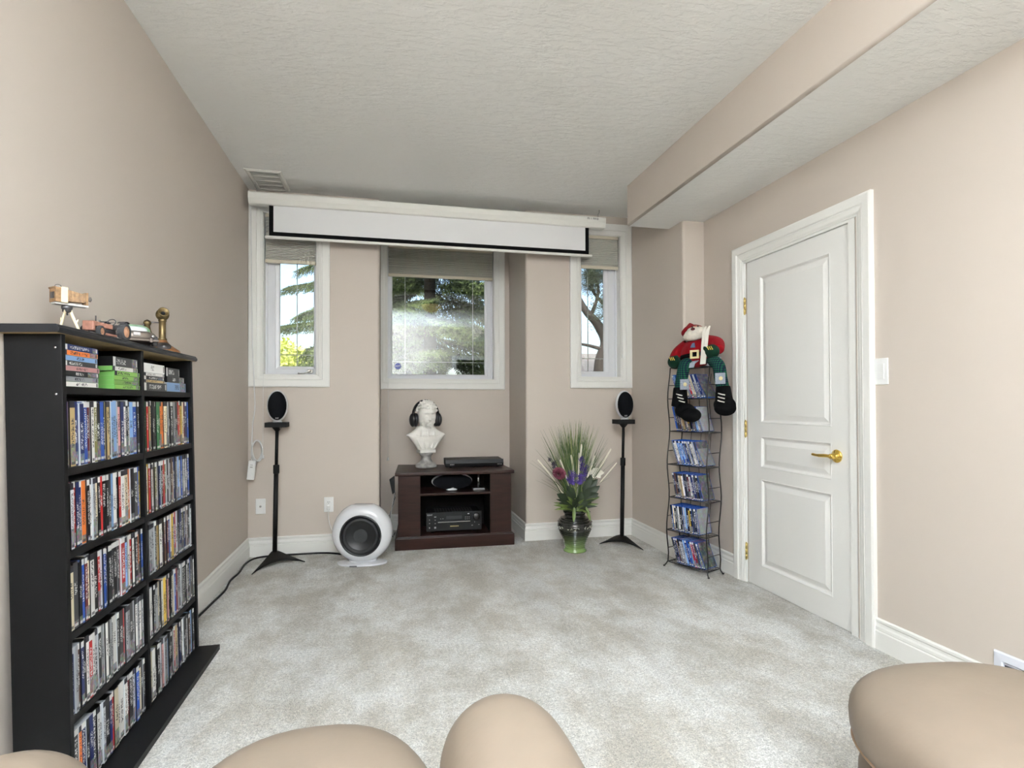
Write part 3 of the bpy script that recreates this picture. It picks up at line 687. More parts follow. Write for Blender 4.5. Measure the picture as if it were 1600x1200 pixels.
for z in SH[1:]:
    for y0, y1 in ((.020, .515), (.535, BW-.020)):
        q = MB(); q.box(.008, .139, y0, y1, z-.022, z); q.build('shelf', M_LAM, bc, bevel=.001)
q = MB()
for (o, z) in ((.0, 0), (.004, .004), (.006, .010), (.006, .018), (.002, .022)): pass
pr = [(0, 0), (.150, 0), (.155, .006), (.155, .014), (.151, .017), (.151, .020), (.147, .024), (0, .024)]
ys = (-.032, BW+.034)
A = [(.0+x if i not in () else x, ys[0]+(.155-x if 0 else 0), BT+z) for i, (x, z) in enumerate(pr)]; B = [(x, ys[1], BT+z) for x, z in pr]
k = len(pr); q.add(A+B, [(i, (i+1) % k, k+(i+1) % k, k+i) for i in range(1, k)]+[tuple(range(k)), tuple(range(2*k-1, k-1, -1))]); q.add([A[0], A[1], B[1], B[0]], [(0, 1, 2, 3)], 1)
q.build('top_board', [M_LAME, mat('raw_particleboard', (168, 146, 104), .8, noise=(90, .12))], bc, bevel=.002)
q = MB(); Mi = BC0.inverted(); q.box(-1.0, -.770, 1.742, 2.816, 0, .024, M=Mi); q.build('base_board', M_LAM, bc, bevel=.002)
for (y, z) in ((.497, 1.318), (.03, 1.31)):
    q = MB(); q.lathe([(.011, 0), (.012, .002), (.010, .004), (0, .004)], 16, M=T(.008, y-.012, z-.012) @ RY(PI/2)); q.build('cam_lock_cover', M_CHROME, bc)
for z in (1.30, 1.17):
    q = MB(); q.lathe([(.003, 0), (.003, .0008), (0, .0008)], 8, M=T(.128, 0, z) @ RX(PI/2)); q.build('screw', M_CHROME, bc)

def sleeve_mat(name, cover=False):
    """printed paper sleeve: the object's own colour, a band, pseudo lettering and a small picture, different on every case"""
    M = bpy.data.materials.new(name); M.use_nodes = True; n = M.node_tree.nodes; L = M.node_tree.links; b = n['Principled BSDF']
    b.inputs['Roughness'].default_value = .35; b.inputs['Specular IOR Level'].default_value = .22
    oi = n.new('ShaderNodeObjectInfo'); tc = n.new('ShaderNodeTexCoord'); se = n.new('ShaderNodeSeparateXYZ'); L.new(tc.outputs['Generated'], se.inputs[0])
    wn = n.new('ShaderNodeTexWhiteNoise'); wn.noise_dimensions = '1D'; L.new(oi.outputs['Random'], wn.inputs['W'])
    sc = n.new('ShaderNodeSeparateColor'); L.new(wn.outputs['Color'], sc.inputs[0])
    def math_(op, a, b_=None, c=None):
        q = n.new('ShaderNodeMath'); q.operation = op
        for i, v in enumerate((a, b_, c)):
            if v is None: continue
            if isinstance(v, (int, float)): q.inputs[i].default_value = v
            else: L.new(v, q.inputs[i])
        return q.outputs[0]
    y, z = se.outputs['Y'], se.outputs['Z']
    rnd = oi.outputs['Random']
    def cmb(a, b_, c):
        q = n.new('ShaderNodeCombineXYZ')
        for i, v in enumerate((a, b_, c)):
            if isinstance(v, (int, float)): q.inputs[i].default_value = v
            else: L.new(v, q.inputs[i])
        return q.outputs[0]
    def noise(vec, scale, detail=2):
        t = n.new('ShaderNodeTexNoise'); t.inputs['Scale'].default_value = scale; t.inputs['Detail'].default_value = detail; L.new(vec, t.inputs['Vector']); return t
    off = math_('MULTIPLY', rnd, 97.0)
    # lettering
    ltr = noise(cmb(math_('MULTIPLY', y, 4.2), off, math_('MULTIPLY', z, 64.0)), 1.0, 1).outputs['Fac']
    lm = math_('GREATER_THAN', ltr, .525)
    inside = math_('MULTIPLY', math_('LESS_THAN', math_('ABSOLUTE', math_('SUBTRACT', y, .5)), .27),
                   math_('MULTIPLY', math_('GREATER_THAN', z, math_('MULTIPLY_ADD', sc.outputs[0], .3, .22)), math_('LESS_THAN', z, math_('MULTIPLY_ADD', sc.outputs[1], .3, .60))))
    ink = math_('MULTIPLY', lm, inside)
    # picture block, its colours from noise
    pic = noise(cmb(math_('MULTIPLY', y, 2.0), math_('ADD', off, 5.0), math_('MULTIPLY', z, 9.0)), 1.6, 3)
    pmask = math_('MULTIPLY', math_('LESS_THAN', z, math_('MULTIPLY', sc.outputs[2], .36)), math_('GREATER_THAN', z, .04))
    band = math_('MULTIPLY', math_('GREATER_THAN', z, .90), math_('GREATER_THAN', sc.outputs[1], .45))
    foot = math_('MULTIPLY', math_('LESS_THAN', math_('ABSOLUTE', math_('SUBTRACT', z, .055)), .022), math_('LESS_THAN', math_('ABSOLUTE', math_('SUBTRACT', y, .5)), .34))
    lum = n.new('ShaderNodeRGBToBW'); L.new(oi.outputs['Color'], lum.inputs[0])
    dark = math_('LESS_THAN', lum.outputs[0], .22)
    inkc = n.new('ShaderNodeMix'); inkc.data_type = 'RGBA'; inkc.inputs[6].default_value = (.02, .02, .03, 1); inkc.inputs[7].default_value = (.72, .72, .70, 1); L.new(dark, inkc.inputs[0])
    hs = n.new('ShaderNodeHueSaturation'); hs.inputs['Hue'].default_value = .5; hs.inputs['Saturation'].default_value = .75; hs.inputs['Value'].default_value = .9; L.new(pic.outputs['Color'], hs.inputs['Color'])
    gc = n.new('ShaderNodeGamma'); gc.inputs[1].default_value = 2.2; L.new(hs.outputs[0], gc.inputs[0])
    def mix(fac, a, b_):
        q = n.new('ShaderNodeMix'); q.data_type = 'RGBA'; L.new(fac, q.inputs[0]); L.new(a, q.inputs[6]); L.new(b_, q.inputs[7]); return q.outputs[2]
    col = oi.outputs['Color']
    col = mix(math_('MULTIPLY', pmask, .85), col, gc.outputs[0])
    col = mix(band, col, inkc.outputs[2]); col = mix(math_('MULTIPLY', foot, .8), col, inkc.outputs[2]); col = mix(ink, col, inkc.outputs[2])
    if cover:
        pic = noise(cmb(math_('MULTIPLY', se.outputs['X'], 3.0), math_('ADD', off, 5.0), math_('MULTIPLY', z, 4.0)), 1.6, 6)
        hs.inputs['Saturation'].default_value = .6; L.new(pic.outputs['Color'], hs.inputs['Color'])
        col = mix(math_('SMOOTHSTEP' if False else 'MULTIPLY', pic.outputs['Fac'], 1.0), oi.outputs['Color'], gc.outputs[0])
    L.new(col, b.inputs['Base Color']); return M
M_SLV = sleeve_mat('printed_sleeve'); M_COVER = sleeve_mat('printed_cover', True)
M_SHB = mat('black_case_shell', (20, 20, 22), .3); M_SHW = mat('clear_case_shell', (176, 180, 184), .25); M_SHBL = mat('blue_case_shell', (24, 78, 168), .22); M_SHG = mat('green_case_shell', (108, 160, 84), .25)
PAL = {'black': (22, 22, 24), 'charcoal': (58, 58, 60), 'white': (232, 230, 226), 'grey': (150, 152, 154), 'silver': (190, 192, 196), 'navy': (28, 40, 92), 'blue': (40, 84, 172),
       'light blue': (128, 164, 208), 'red': (176, 38, 36), 'maroon': (110, 30, 36), 'tan': (196, 170, 120), 'cream': (226, 214, 184), 'orange': (214, 116, 52), 'green': (54, 112, 70),
       'olive': (112, 110, 64), 'purple': (76, 56, 116), 'brown': (92, 62, 44), 'pink': (208, 152, 150), 'teal': (48, 110, 122), 'yellow': (214, 178, 66), 'lime green': (134, 180, 88)}
ORD = ['first', 'second', 'third', 'fourth', 'fifth', 'sixth', 'seventh', 'eighth', 'ninth', 'tenth', 'eleventh', 'twelfth', 'thirteenth', 'fourteenth', 'fifteenth', 'sixteenth', 'seventeenth', 'eighteenth', 'nineteenth', 'twentieth']
ORD += ['twenty-'+o for o in ORD[:9]]+['thirtieth']+['thirty-'+o for o in ORD[:9]]
CASES = {}
def case_mesh(t, h, d, shell):
    k = (round(t*1000, 1), h, d, shell.name)
    if k not in CASES:
        q = MB(); e = .0022
        q.box(0, d, 0, t, 0, h, 1)
        q.box(d-.001, d+.0005, .0006, t-.0006, e, h-e, 0)      # sleeve on the spine
        q.box(.004, d-.004, -.0004, .0006, e, h-e, 2); q.box(.004, d-.004, t-.0006, t+.0004, e, h-e, 2)   # and on both covers
        CASES[k] = q.mesh('disc_case', [M_SLV, shell, M_COVER])
    return CASES[k]
def case(Mx, t, h, d, shell, colour, label, group, name='disc_case'):
    o = bpy.data.objects.new(name, case_mesh(t, h, d, shell)); COL.objects.link(o); o.matrix_world = Mx
    c = PAL[colour]; j = random.uniform(.85, 1.12); o.color = s2l(tuple(min(255, v*j) for v in c))+(1,)
    o['label'] = label; o['category'] = 'disc case'; o['group'] = group; return o
WTS = dict(black=20, charcoal=8, white=17, grey=9, silver=7, navy=8, blue=7, maroon=3, red=5, tan=4, cream=6, orange=2.5, green=2, olive=2, purple=2, brown=2.5, pink=1.5, teal=1)
WTS['light blue'] = 5; WTS['yellow'] = 1.5
WK = list(WTS); WV = list(WTS.values())
ROWS = {(1, 4): ['purple', 'tan', 'navy', 'navy', 'blue', 'maroon', 'white', 'olive', 'black', 'blue', 'black', 'tan', 'black', 'light blue', 'light blue', 'silver', 'pink', 'navy', 'white', 'black', 'white', 'light blue', 'blue', 'black', 'maroon', 'black', 'white', 'silver'],
        (1, 3): ['green', 'silver', 'red', 'navy', 'navy', 'orange', 'black', 'white', 'grey', 'cream', 'black', 'red', 'black', 'black', 'charcoal', 'light blue', 'white', 'black', 'red', 'white', 'cream', 'orange', 'black', 'charcoal', 'blue', 'yellow', 'tan'],
        (1, 2): ['cream', 'charcoal', 'black', 'blue', 'maroon', 'cream', 'white', 'black', 'red', 'silver', 'blue', 'navy', 'black', 'charcoal', 'black', 'charcoal', 'red', 'light blue', 'grey', 'white', 'red', 'white', 'black', 'orange', 'charcoal', 'blue', 'navy'],
        (1, 1): ['navy', 'grey', 'brown', 'navy', 'black', 'white', 'red', 'white', 'silver', 'black', 'grey', 'white', 'charcoal', 'grey', 'black', 'white', 'black', 'charcoal', 'red', 'silver', 'grey', 'charcoal', 'silver', 'white', 'grey', 'white', 'silver'],
        (2, 4): ['green', 'red', 'white', 'tan', 'charcoal', 'black', 'black', 'green', 'green', 'orange', 'orange', 'cream', 'cream', 'grey', 'black', 'charcoal', 'grey', 'black', 'charcoal', 'red', 'orange', 'yellow', 'cream', 'maroon', 'navy', 'blue', 'white']}
for col in (1, 2):
    y0, y1 = ((.0215, .5135), (.5365, 1.0235))[col-1]
    for r in range(5):
        z = SH[r] + .0005; y = y0; i = 0; row = ROWS.get((col, r), [])
        ends = y1 - random.choice((.0, .006, .012))
        while True:
            t = random.choice((.0145, .0145, .0150, .0158, .0165, .0180, .0225, .0262)) if r else random.choice((.0145, .015, .016, .018, .022, .027))
            if y + t > ends: break
            colour = row[i] if i < len(row) else random.choices(WK, WV)[0]
            sh = M_SHW if random.random() < .22 else M_SHB
            h = .190 if random.random() < .88 else random.choice((.184, .194))
            dx = random.uniform(-.004, .003)
            lab = '%s disc case, %s from the near end, %s shelf, %s column' % (colour, ORD[i], ('bottom', 'fifth', 'fourth', 'third', 'second')[r], ('near', 'far')[col-1])
            case(BC0 @ T(.0105+dx-.004, y, z), t-.0004, h, .128, sh, colour, lab, 'disc cases on the bookcase shelves')
            y += t; i += 1
# top shelf: flat stacks and a few boxed games
def flat(y, z, t, colour, label, shell=M_SHB, L_=.190, d=.128, dx=0., name='disc_case'):
    return case(BC0 @ T(.008+dx, y+L_, z) @ RX(PI/2), t, L_, d, shell, colour, label, 'flat stacks on the top shelf of the bookcase', name)
z = SH[5]+.0005
for i, (cname, sh, t) in enumerate((('white', M_SHG, .0145), ('grey', M_SHW, .0145), ('black', M_SHB, .0145), ('pink', M_SHW, .0145), ('charcoal', M_SHB, .0145), ('light blue', M_SHW, .0145), ('orange', M_SHW, .0145), ('navy', M_SHBL, .0160))):
    flat(.0225, z, t, cname, '%s disc case, %s from the bottom of the near flat stack' % (cname, ORD[i]), sh, dx=random.uniform(-.003, .003)); z += t+.0006
z = SH[5]+.0005
for i in range(5):
    flat(.316+(.0, 0, .0, 0, -.010)[i], z, .0148, 'lime green' if i < 4 else 'white', '%s game case, %s from the bottom of the green flat stack' % ('lime green' if i < 4 else 'white', ORD[i]), M_SHG, .190, .128, random.uniform(-.003, .002), 'game_case'); z += .0154
flat(.314, z, .032, 'charcoal', 'thick charcoal boxed set on top of the green game cases', M_SHB, .185, .125, 0, 'boxed_set')
z = SH[5]+.0005
flat(.540, z, .030, 'charcoal', 'black boxed game with red band, bottom of the far top compartment', M_SHB, .215, .128, 0, 'boxed_game')
flat(.757, z, .038, 'light blue', 'blue and white boxed game at the far end of the top shelf', M_SHW, .215, .128, 0, 'boxed_game')
flat(.541, z+.031, .010, 'tan', 'thin tan case lying on the black boxed game', M_SHW, .195, .128, 0)
flat(.541, z+.0416, .014, 'black', 'black case in the far stack below a thin white case', M_SHB, .192, .128, 0)
flat(.541, z+.0562, .012, 'white', 'thin white case under the large white box on the top shelf', M_SHW, .192, .128, 0)
flat(.541, z+.0688, .036, 'white', 'large white box, topmost in the far top compartment', M_SHW, .205, .125, 0, 'boxed_set')
flat(.782, z+.0386, .026, 'charcoal', 'dark boxed set lying on the blue and white box', M_SHB, .195, .125, -.004, 'boxed_set')
flat(.788, z+.0652, .036, 'charcoal', 'tall dark box on top at the far end of the top shelf', M_SHB, .150, .120, -.004, 'boxed_set')

# ------------------------------------------------------------------ ornaments on the bookcase
ZT = BT+.024
def onbc(x, y): p = BC0 @ Vector((x, y, ZT)); return (p.x, p.y, p.z)
M_OAK = mat('aged_wood', (140, 108, 74), .55, noise=(60, .35)); M_IVORY = mat('cream_paint', (226, 212, 178), .5, noise=(30, .1)); M_GUN = mat('gunmetal', (92, 90, 92), .4, .7)
# plate camera on a tripod: local x along the lens, which points down the room (+y)
pc = thing('camera_figurine', 'small antique plate camera on a tripod, near end of the bookcase top', 'ornament', onbc(.090, .135), (0, 0, R(50)))
pc.scale = (.63, .63, .63)
bel = (0, 0, .094)
q = MB(); q.box(-.058, -.036, -.030, .030, .060, .128); q.box(-.062, -.055, -.031, .031, .122, .130); q.build('rear_standard', M_OAK, pc, bevel=.002)
q = MB(); q.box(-.060, -.0575, -.018, .018, .076, .106); q.build('ground_glass', M_GUN, pc)
q = MB(); q.box(-.036, -.008, -.031, .031, .058, .132); q.build('cream_body', M_IVORY, pc, bevel=.002)
q = MB(); n_ = 12; rows = []
for i in range(2*n_+1):
    t = i/(2*n_); x = -.008+.078*t; s_ = (.029-.009*t)*(1 if i % 2 else .90); zc = .094-.002*t
    rows.append([(x, -s_, zc-s_), (x, s_, zc-s_), (x, s_, zc+s_), (x, -s_, zc+s_), (x, -s_, zc-s_)])
q.sheet(rows, smooth=False); q.build('bellows', M_OAK, pc)
q = MB(); q.box(.070, .080, -.022, .022, .060, .122); q.build('front_standard', M_OAK, pc, bevel=.002)
q = MB(); q.lathe([(.012, 0), (.013, .006), (.010, .010), (.012, .018), (.009, .020), (0, .018)], 16, M=T(.080, 0, .094) @ RY(PI/2)); q.build('lens', M_CHROME, pc)
q = MB(); q.box(-.055, .082, -.020, .020, .050, .060); q.build('base_rail', mat('worn_white', (198, 196, 192), .45, noise=(40, .2)), pc, bevel=.002)
q = MB(); q.tube(smooth_path([(-.050, 0, .131), (-.045, 0, .142), (-.030, 0, .144), (-.018, 0, .132)], 5), .0012, 5); q.build('carry_handle', M_GUN, pc)
q = MB(); q.lathe([(.010, .016), (.018, .020), (.018, .030), (.022, .034), (.022, .046), (.016, .050)], 18, M=T(0, 0, 0)); q.build('tripod_head', M_GUN, pc)
for a in (100, 215, 325):
    ca, sa_ = math.cos(R(a)), math.sin(R(a)); q = MB()
    q.tube([(.010*ca, .010*sa_, .030), (.050*ca, .050*sa_, -.020*0+.0)], [.005, .004], 6); q.tube([(.034*ca, .034*sa_, .012), (.044*ca, .044*sa_, .016)], .0022, 5); q.build('tripod_leg', M_IVORY, pc)
q = MB(); q.tube([(0, 0, .022), (.002, 0, .004)], .004, 8); q.build('centre_column', M_GUN, pc)
# the figurine as built is short-legged: lift it to the photographed height
for ch in pc.children:
    if ch.name.startswith('tripod_leg'): ch.scale = (1, 1, 3.4)
    elif ch.name.startswith('centre_column'): ch.location.z = .072
    else: ch.location.z = .072
# tractor, front towards the camera side (-y)
M_RUST = mat('faded_red_paint', (186, 134, 116), .5, noise=(50, .2)); M_TYRE = mat('grey_tyre', (62, 62, 64), .8); M_RIM = mat('rusty_rim', (188, 142, 112), .55, noise=(60, .3))
tr = thing('toy_tractor', 'small faded red vintage toy tractor on the bookcase top', 'ornament', onbc(.095, .350), (0, 0, R(-4)))
tr.scale = (.69, .69, .69)
q = MB(); q.box(-.022, .022, -.125, .030, .050, .074); q.box(-.024, .024, -.138, -.118, .028, .073); q.build('bonnet', M_RUST, tr, bevel=.004)
q = MB(); q.box(-.015, .015, -.110, .070, .026, .050); q.box(-.020, .020, -.05, .02, .030, .048); q.build('engine_block', M_GUN, tr, bevel=.002)
q = MB(); q.box(.017, .030, -.06, .05, .016, .026); q.build('running_board', M_RUST, tr, bevel=.001)
def wheel(name, x, y, r, w):
    q = MB(); Mw = T(x, y, r) @ RY(PI/2)
    q.lathe([(r*.62, -w/2), (r*.9, -w/2), (r*.97, -w*.35), (r*.97, w*.35), (r*.9, w/2), (r*.62, w/2)], 24, M=Mw, caps=False)
    for k in range(18):
        a = 2*PI*k/18; q.box(r*.93, r*1.0, -.0022, .0022, -w*.45, w*.45, M=Mw @ RZ(a) @ RX(.5))
    o = q.build(name, M_TYRE, tr)
    q = MB(); q.lathe([(r*.64, -w*.3), (r*.64, w*.42), (r*.5, w*.30), (r*.3, w*.28), (r*.18, w*.45), (0, w*.45)], 20, M=Mw, caps=False); q.lathe([(r*.66, -w*.3), (0, -w*.3)], 20, M=Mw, caps=False); q.build('rim', M_RIM, o)
for sx in (-1, 1):
    wheel('rear_wheel', sx*.046, .082, .046, .026 if sx > 0 else -.026); wheel('front_wheel', sx*.034, -.098, .027, .018 if sx > 0 else -.018)
    q = MB(); q.sheet([[(sx*.030, .082-.052*math.cos(a), .046+.052*math.sin(a)), (sx*.060, .082-.052*math.cos(a), .046+.052*math.sin(a))] for a in [R(50)+k*R(12) for k in range(7)]]); q.build('mudguard', M_GUN, tr, solid=.002)
q = MB(); q.tube([(0, -.075, .074), (0, -.075, .104)], .003, 8); q.tube([(0, -.045, .074), (0, -.045, .088)], .0045, 8); q.build('exhaust_pipe', M_GUN, tr)
q = MB(); q.tube([(0, -.005, .074), (0, .052, .088)], .0018, 6); tq = T(0, .056, .090) @ RX(R(62))
q.tube([tq @ Vector((.019*math.cos(2*PI*k/20), .019*math.sin(2*PI*k/20), 0)) for k in range(21)], .0022, 6, caps=False); q.tube([tq @ Vector((-.019, 0, 0)), tq @ Vector((.019, 0, 0))], .0014, 5); q.build('steering_wheel', M_GUN, tr)
q = MB(); q.box(-.016, .016, .070, .094, .055, .060).box(-.016, .016, .092, .097, .060, .082); q.build('seat', M_GUN, tr, bevel=.002)
# little old car seen from its rear, parked nose to the wall
M_CARG = mat('worn_green_paint', (124, 158, 124), .4, noise=(60, .25)); M_CARD = mat('weathered_chrome', (122, 112, 104), .35, .6)
ca = thing('toy_car', 'small green vintage toy car between the tractor and the telephone', 'ornament', onbc(.090, .582), (0, 0, R(-58)))
q = MB(); q.ell((-.012, 0, .034), (.062, .072, .026), 24, 12, p=.7); q.ell((-.02, 0, .030), (.055, .078, .020), 20, 10, p=.7); q.build('body', M_CARD, ca)
q = MB(); q.ell((-.022, 0, .054), (.044, .056, .030), 24, 12, p=.75); cab = q.build('cabin', M_CARG, ca)
q = MB(); q.ell((-.012, 0, .056), (.0405, .044, .020), 20, 10, p=.6); q.build('window', mat('car_window', (200, 206, 208), .1), cab)
q = MB(); q.box(.040, .054, -.072, .072, .016, .024); q.box(.046, .058, -.05, -.04, .012, .03).box(.046, .058, .04, .05, .012, .03); q.build('bumper', M_CARD, ca, bevel=.003)
for sy in (-1, 1):
    q = MB(); q.lathe([(.007, 0), (.006, .004), (0, .006)], 12, M=T(.045, sy*.052, .036) @ RY(PI/2)); q.build('lamp', M_CHROME, ca)
    for x in (-.05, .024):
        q = MB(); q.lathe([(.019, -.007), (.020, -.004), (.020, .004), (.019, .007), (.010, .008), (0, .008)], 18, M=T(x, sy*.062, .020) @ RX(-sy*PI/2)); q.build('wheel', M_TYRE, ca)
q = MB(); q.box(.046, .051, -.012, .012, .034, .048, M=T(0, 0, .002)); q.build('emblem', M_CHROME, ca, bevel=.002)
# candlestick telephone
M_ABR = mat('aged_brass', (112, 96, 66), .38, .85, noise=(50, .3)); M_COP = mat('copper_base', (150, 104, 66), .4, .6, noise=(40, .25))
ph = thing('candlestick_telephone', 'small brass candlestick telephone at the far end of the bookcase top', 'ornament', onbc(.084, .865), (0, 0, R(28)))
q = MB(); q.lathe([(.066, 0), (.068, .004), (.064, .010), (.046, .022), (.030, .034), (.019, .048), (.016, .056)], 30); q.build('base', M_COP, ph)
q = MB(); q.lathe([(.027, 0), (.027, .003), (.024, .004), (.007, .004), (.007, .006), (0, .006)], 24, M=T(0, -.040, .024) @ RX(R(38))); dl = q.build('dial', M_GUN, ph)
q = MB(); q.lathe([(.017, .052), (.018, .058), (.0135, .064), (.0135, .132), (.016, .136), (.015, .142), (.011, .148)], 20); q.build('candlestick', M_ABR, ph)
q = MB(); Mt = T(0, -.004, .164) @ RX(R(72))
q.lathe([(.010, -.028), (.021, -.022), (.025, -.010), (.025, .002), (.016, .006), (.011, .010), (.016, .020), (.021, .026), (.018, .026), (.008, .012), (0, .011)], 24, M=Mt); q.tube([(0, 0, .142), (0, 0, .156)], .008, 10); mo = q.build('mouthpiece', M_ABR, ph)
q = MB(); q.lathe([(.0185, .0235), (.009, .0125), (0, .012)], 20, M=Mt, caps=False); q.build('mouth_opening', M_BLACK, mo)
q = MB(); q.tube([(-.012, 0, .128), (-.053, .004, .128)], .003, 6); q.tube([(-.053, -.009, .132), (-.054, .004, .128), (-.053, .016, .132)], .0028, 6); q.build('hook', M_GUN, ph)
q = MB(); Mr = T(-.054, .004, .060); q.lathe([(.022, 0), (.025, .005), (.022, .014), (.014, .030), (.010, .052), (.013, .056), (.015, .064), (.012, .072), (.005, .076), (0, .078)], 20, M=Mr); q.build('receiver', M_ABR, ph)
q = MB(); q.tube(smooth_path([(-.054, .004, .060+.072), (-.068, .002, .112), (-.096, .0, .068), (-.122, 0, .012), (-.10, .01, .004), (-.05, .02, .004)], 6), .0035, 6); q.build('cord', M_GUN, ph)
# ------------------------------------------------------------------ wire rack with blue-shelled cases by the door
M_WIRE = mat('dark_bronze_wire', (58, 56, 54), .4, .7)
RA = T(1.9585, 3.3865, 0) @ RZ(math.atan2(-.915, .402))
rk = thing('wire_rack', 'tall wavy dark wire disc rack standing beside the white door', 'rack')
rk.matrix_world = RA
RW = .158; RZS = [.036, .258, .482, .712, .942, 1.168]; RTOP = 1.385
def wav(z): return .030*z/1.39 - .013*math.cos(2*PI*(z-.275)/.45)*min(1, z/.1)
def up_(x, y, foot):
    pts = [(x*1.12, y+foot, .004), (x*1.04, y+foot*.4, .022)] + [(x, y+wav(z), z) for z in [.04+.0535*k for k in range(26)] if z <= RTOP]
    pts.append((x, y+wav(RTOP), RTOP)); return pts
for sx in (-1, 1):
    q = MB(); q.tube(up_(sx*RW, 0, -.012), .0042, 8); q.ell((sx*RW*1.12, -.012, .006), (.008, .008, .006), 10, 6); q.build('front_upright', M_WIRE, rk)
    q = MB(); q.tube(up_(sx*RW, .139, .010), .0042, 8); q.ell((sx*RW*1.12, .149, .006), (.008, .008, .006), 10, 6); q.build('rear_upright', M_WIRE, rk)
for z in RZS+[RTOP]:
    w = wav(z); q = MB()
    for y in (0, .139): q.tube([(-RW, y+w, z), (RW, y+w, z)], .0036, 6)
    for x in (-RW, RW): q.tube([(x, w, z), (x, .139+w, z)], .0036, 6)
    for k in range(1, 5): q.tube([(-RW, k*.0278+w, z), (RW, k*.0278+w, z)], .0018, 5)
    for x in (-.08, 0, .08): q.tube([(x, w, z-.002), (x, .139+w, z-.002)], .0020, 5)
    q.build('wire_shelf', M_WIRE, rk)
for x in (-.079, 0, .079):
    q = MB(); q.tube([(x, .139+wav(z), z) for z in [.04+.05*k for k in range(28)] if z < RTOP], .0022, 5); q.build('back_wire', M_WIRE, rk)
for z in [a+.095 for a in RZS]:
    for sx in (-1, 1):
        q = MB(); q.tube([(sx*RW, wav(z), z), (sx*RW, .139+wav(z), z)], .0026, 6); q.build('side_rung', M_WIRE, rk)
rr = random.Random(11)
rws = [['charcoal', 'black', 'brown', 'black', 'white', 'silver', 'light blue', 'navy', 'blue', 'light blue', 'red', 'maroon', 'charcoal', 'black', 'black'],
       ['black', 'cream', 'black', 'grey', 'white', 'black', 'charcoal', 'silver', 'light blue', 'black', 'yellow', 'black', 'charcoal', 'black', 'grey'],
       ['charcoal', 'brown', 'black', 'cream', 'tan', 'white', 'black', 'charcoal', 'maroon', 'white', 'navy', 'navy', 'charcoal', 'black', 'charcoal'],
       ['grey', 'white', 'white', 'light blue', 'blue', 'light blue', 'navy', 'charcoal', 'silver', 'charcoal', 'white', 'silver', 'charcoal', 'grey'],
       ['blue', 'charcoal', 'brown', 'cream', 'tan', 'black', 'white', 'yellow', 'black', 'charcoal', 'grey', 'light blue', 'white', 'silver'],
       ['blue', 'light blue', 'blue', 'white', 'light blue', 'cream', 'grey', 'red', 'white', 'cream', 'navy', 'silver', 'navy', 'charcoal']]
lean = [17, 7, 11, 19, 14, 22]
for r, cols in enumerate(rws):
    z = RZS[r]+.0042; th = R(lean[r]); x = -.138+.168*math.sin(th)
    for i, c in enumerate(cols):
        t = .0138; a = th*(1.0 if i < len(cols)-1 else 1.35)
        M_ = RA @ T(x, .003+wav(z+.08)+rr.uniform(0, .006), z) @ RY(-a) @ RZ(-PI/2) @ T(-.131, 0, 0)
        # case local: depth x -> towards the viewer, thickness y -> across
        case(M_, t, .171, .131, M_SHBL, c, '%s spined blue disc case, %s from the left, %s shelf of wire rack' % (c, ORD[i], ('bottom', 'fifth', 'fourth', 'third', 'second', 'top')[r]), 'disc cases in the wire rack')
        x += t/math.cos(th)+.0006
        if x > RW-.012: break

# ------------------------------------------------------------------ bearded plush doll sitting on the rack
def knit(name, rgb, sc=90):
    M = mat(name, rgb, .95, spec=.1, sheen=.05, noise=(40, .12)); n = M.node_tree.nodes; L = M.node_tree.links
    tc = n.new('ShaderNodeTexCoord'); w = n.new('ShaderNodeTexWave'); w.inputs['Scale'].default_value = sc; w.inputs['Distortion'].default_value = 1.5; w.bands_direction = 'DIAGONAL'
    L.new(tc.outputs['Object'], w.inputs['Vector']); bp = n.new('ShaderNodeBump'); bp.inputs['Strength'].default_value = .5; bp.inputs['Distance'].default_value = .004
    L.new(w.outputs['Fac'], bp.inputs['Height']); L.new(bp.outputs[0], n['Principled BSDF'].inputs['Normal']); return M
def plaid_mat():
    M = mat('green_plaid_cloth', (26, 62, 50), .9, spec=.1); n = M.node_tree.nodes; L = M.node_tree.links; b = n['Principled BSDF']
    tc = n.new('ShaderNodeTexCoord'); out = None
    for d, sc in (('X', 22), ('Z', 22)):
        w = n.new('ShaderNodeTexWave'); w.bands_direction = d; w.inputs['Scale'].default_value = sc; L.new(tc.outputs['Object'], w.inputs['Vector'])
        if out is None: out = w.outputs['Fac']
        else:
            a = n.new('ShaderNodeMath'); a.operation = 'ADD'; L.new(out, a.inputs[0]); L.new(w.outputs['Fac'], a.inputs[1]); out = a.outputs[0]
    cr = n.new('ShaderNodeValToRGB'); cr.color_ramp.elements[0].position = .4; cr.color_ramp.elements[1].position = 1.5/2
    cr.color_ramp.elements[0].color = s2l((20, 28, 48))+(1,); cr.color_ramp.elements[1].color = s2l((30, 84, 58))+(1,)
    h = n.new('ShaderNodeMath'); h.operation = 'MULTIPLY'; h.inputs[1].default_value = .5; L.new(out, h.inputs[0]); L.new(h.outputs[0], cr.inputs[0]); L.new(cr.outputs[0], b.inputs['Base Color']); return M
M_REDK = knit('red_knit', (138, 14, 24)); M_GRNK = knit('dark_green_knit', (16, 46, 33)); M_BLKF = mat('black_felt', (12, 12, 13), .95, spec=.1); M_WOOL = knit('white_wool', (234, 228, 214), 60)
M_PLAID = plaid_mat(); M_PATCH = mat('grey_check_patch', (150, 156, 168), .9, noise=(120, .2)); M_SKIN = mat('doll_skin', (206, 150, 128), .8); M_BUCK = mat('gold_felt', (222, 208, 158), .7)
M_YEL = mat('yellow_thread', (220, 196, 84), .7); M_LACE = mat('white_lace', (236, 232, 220), .8)
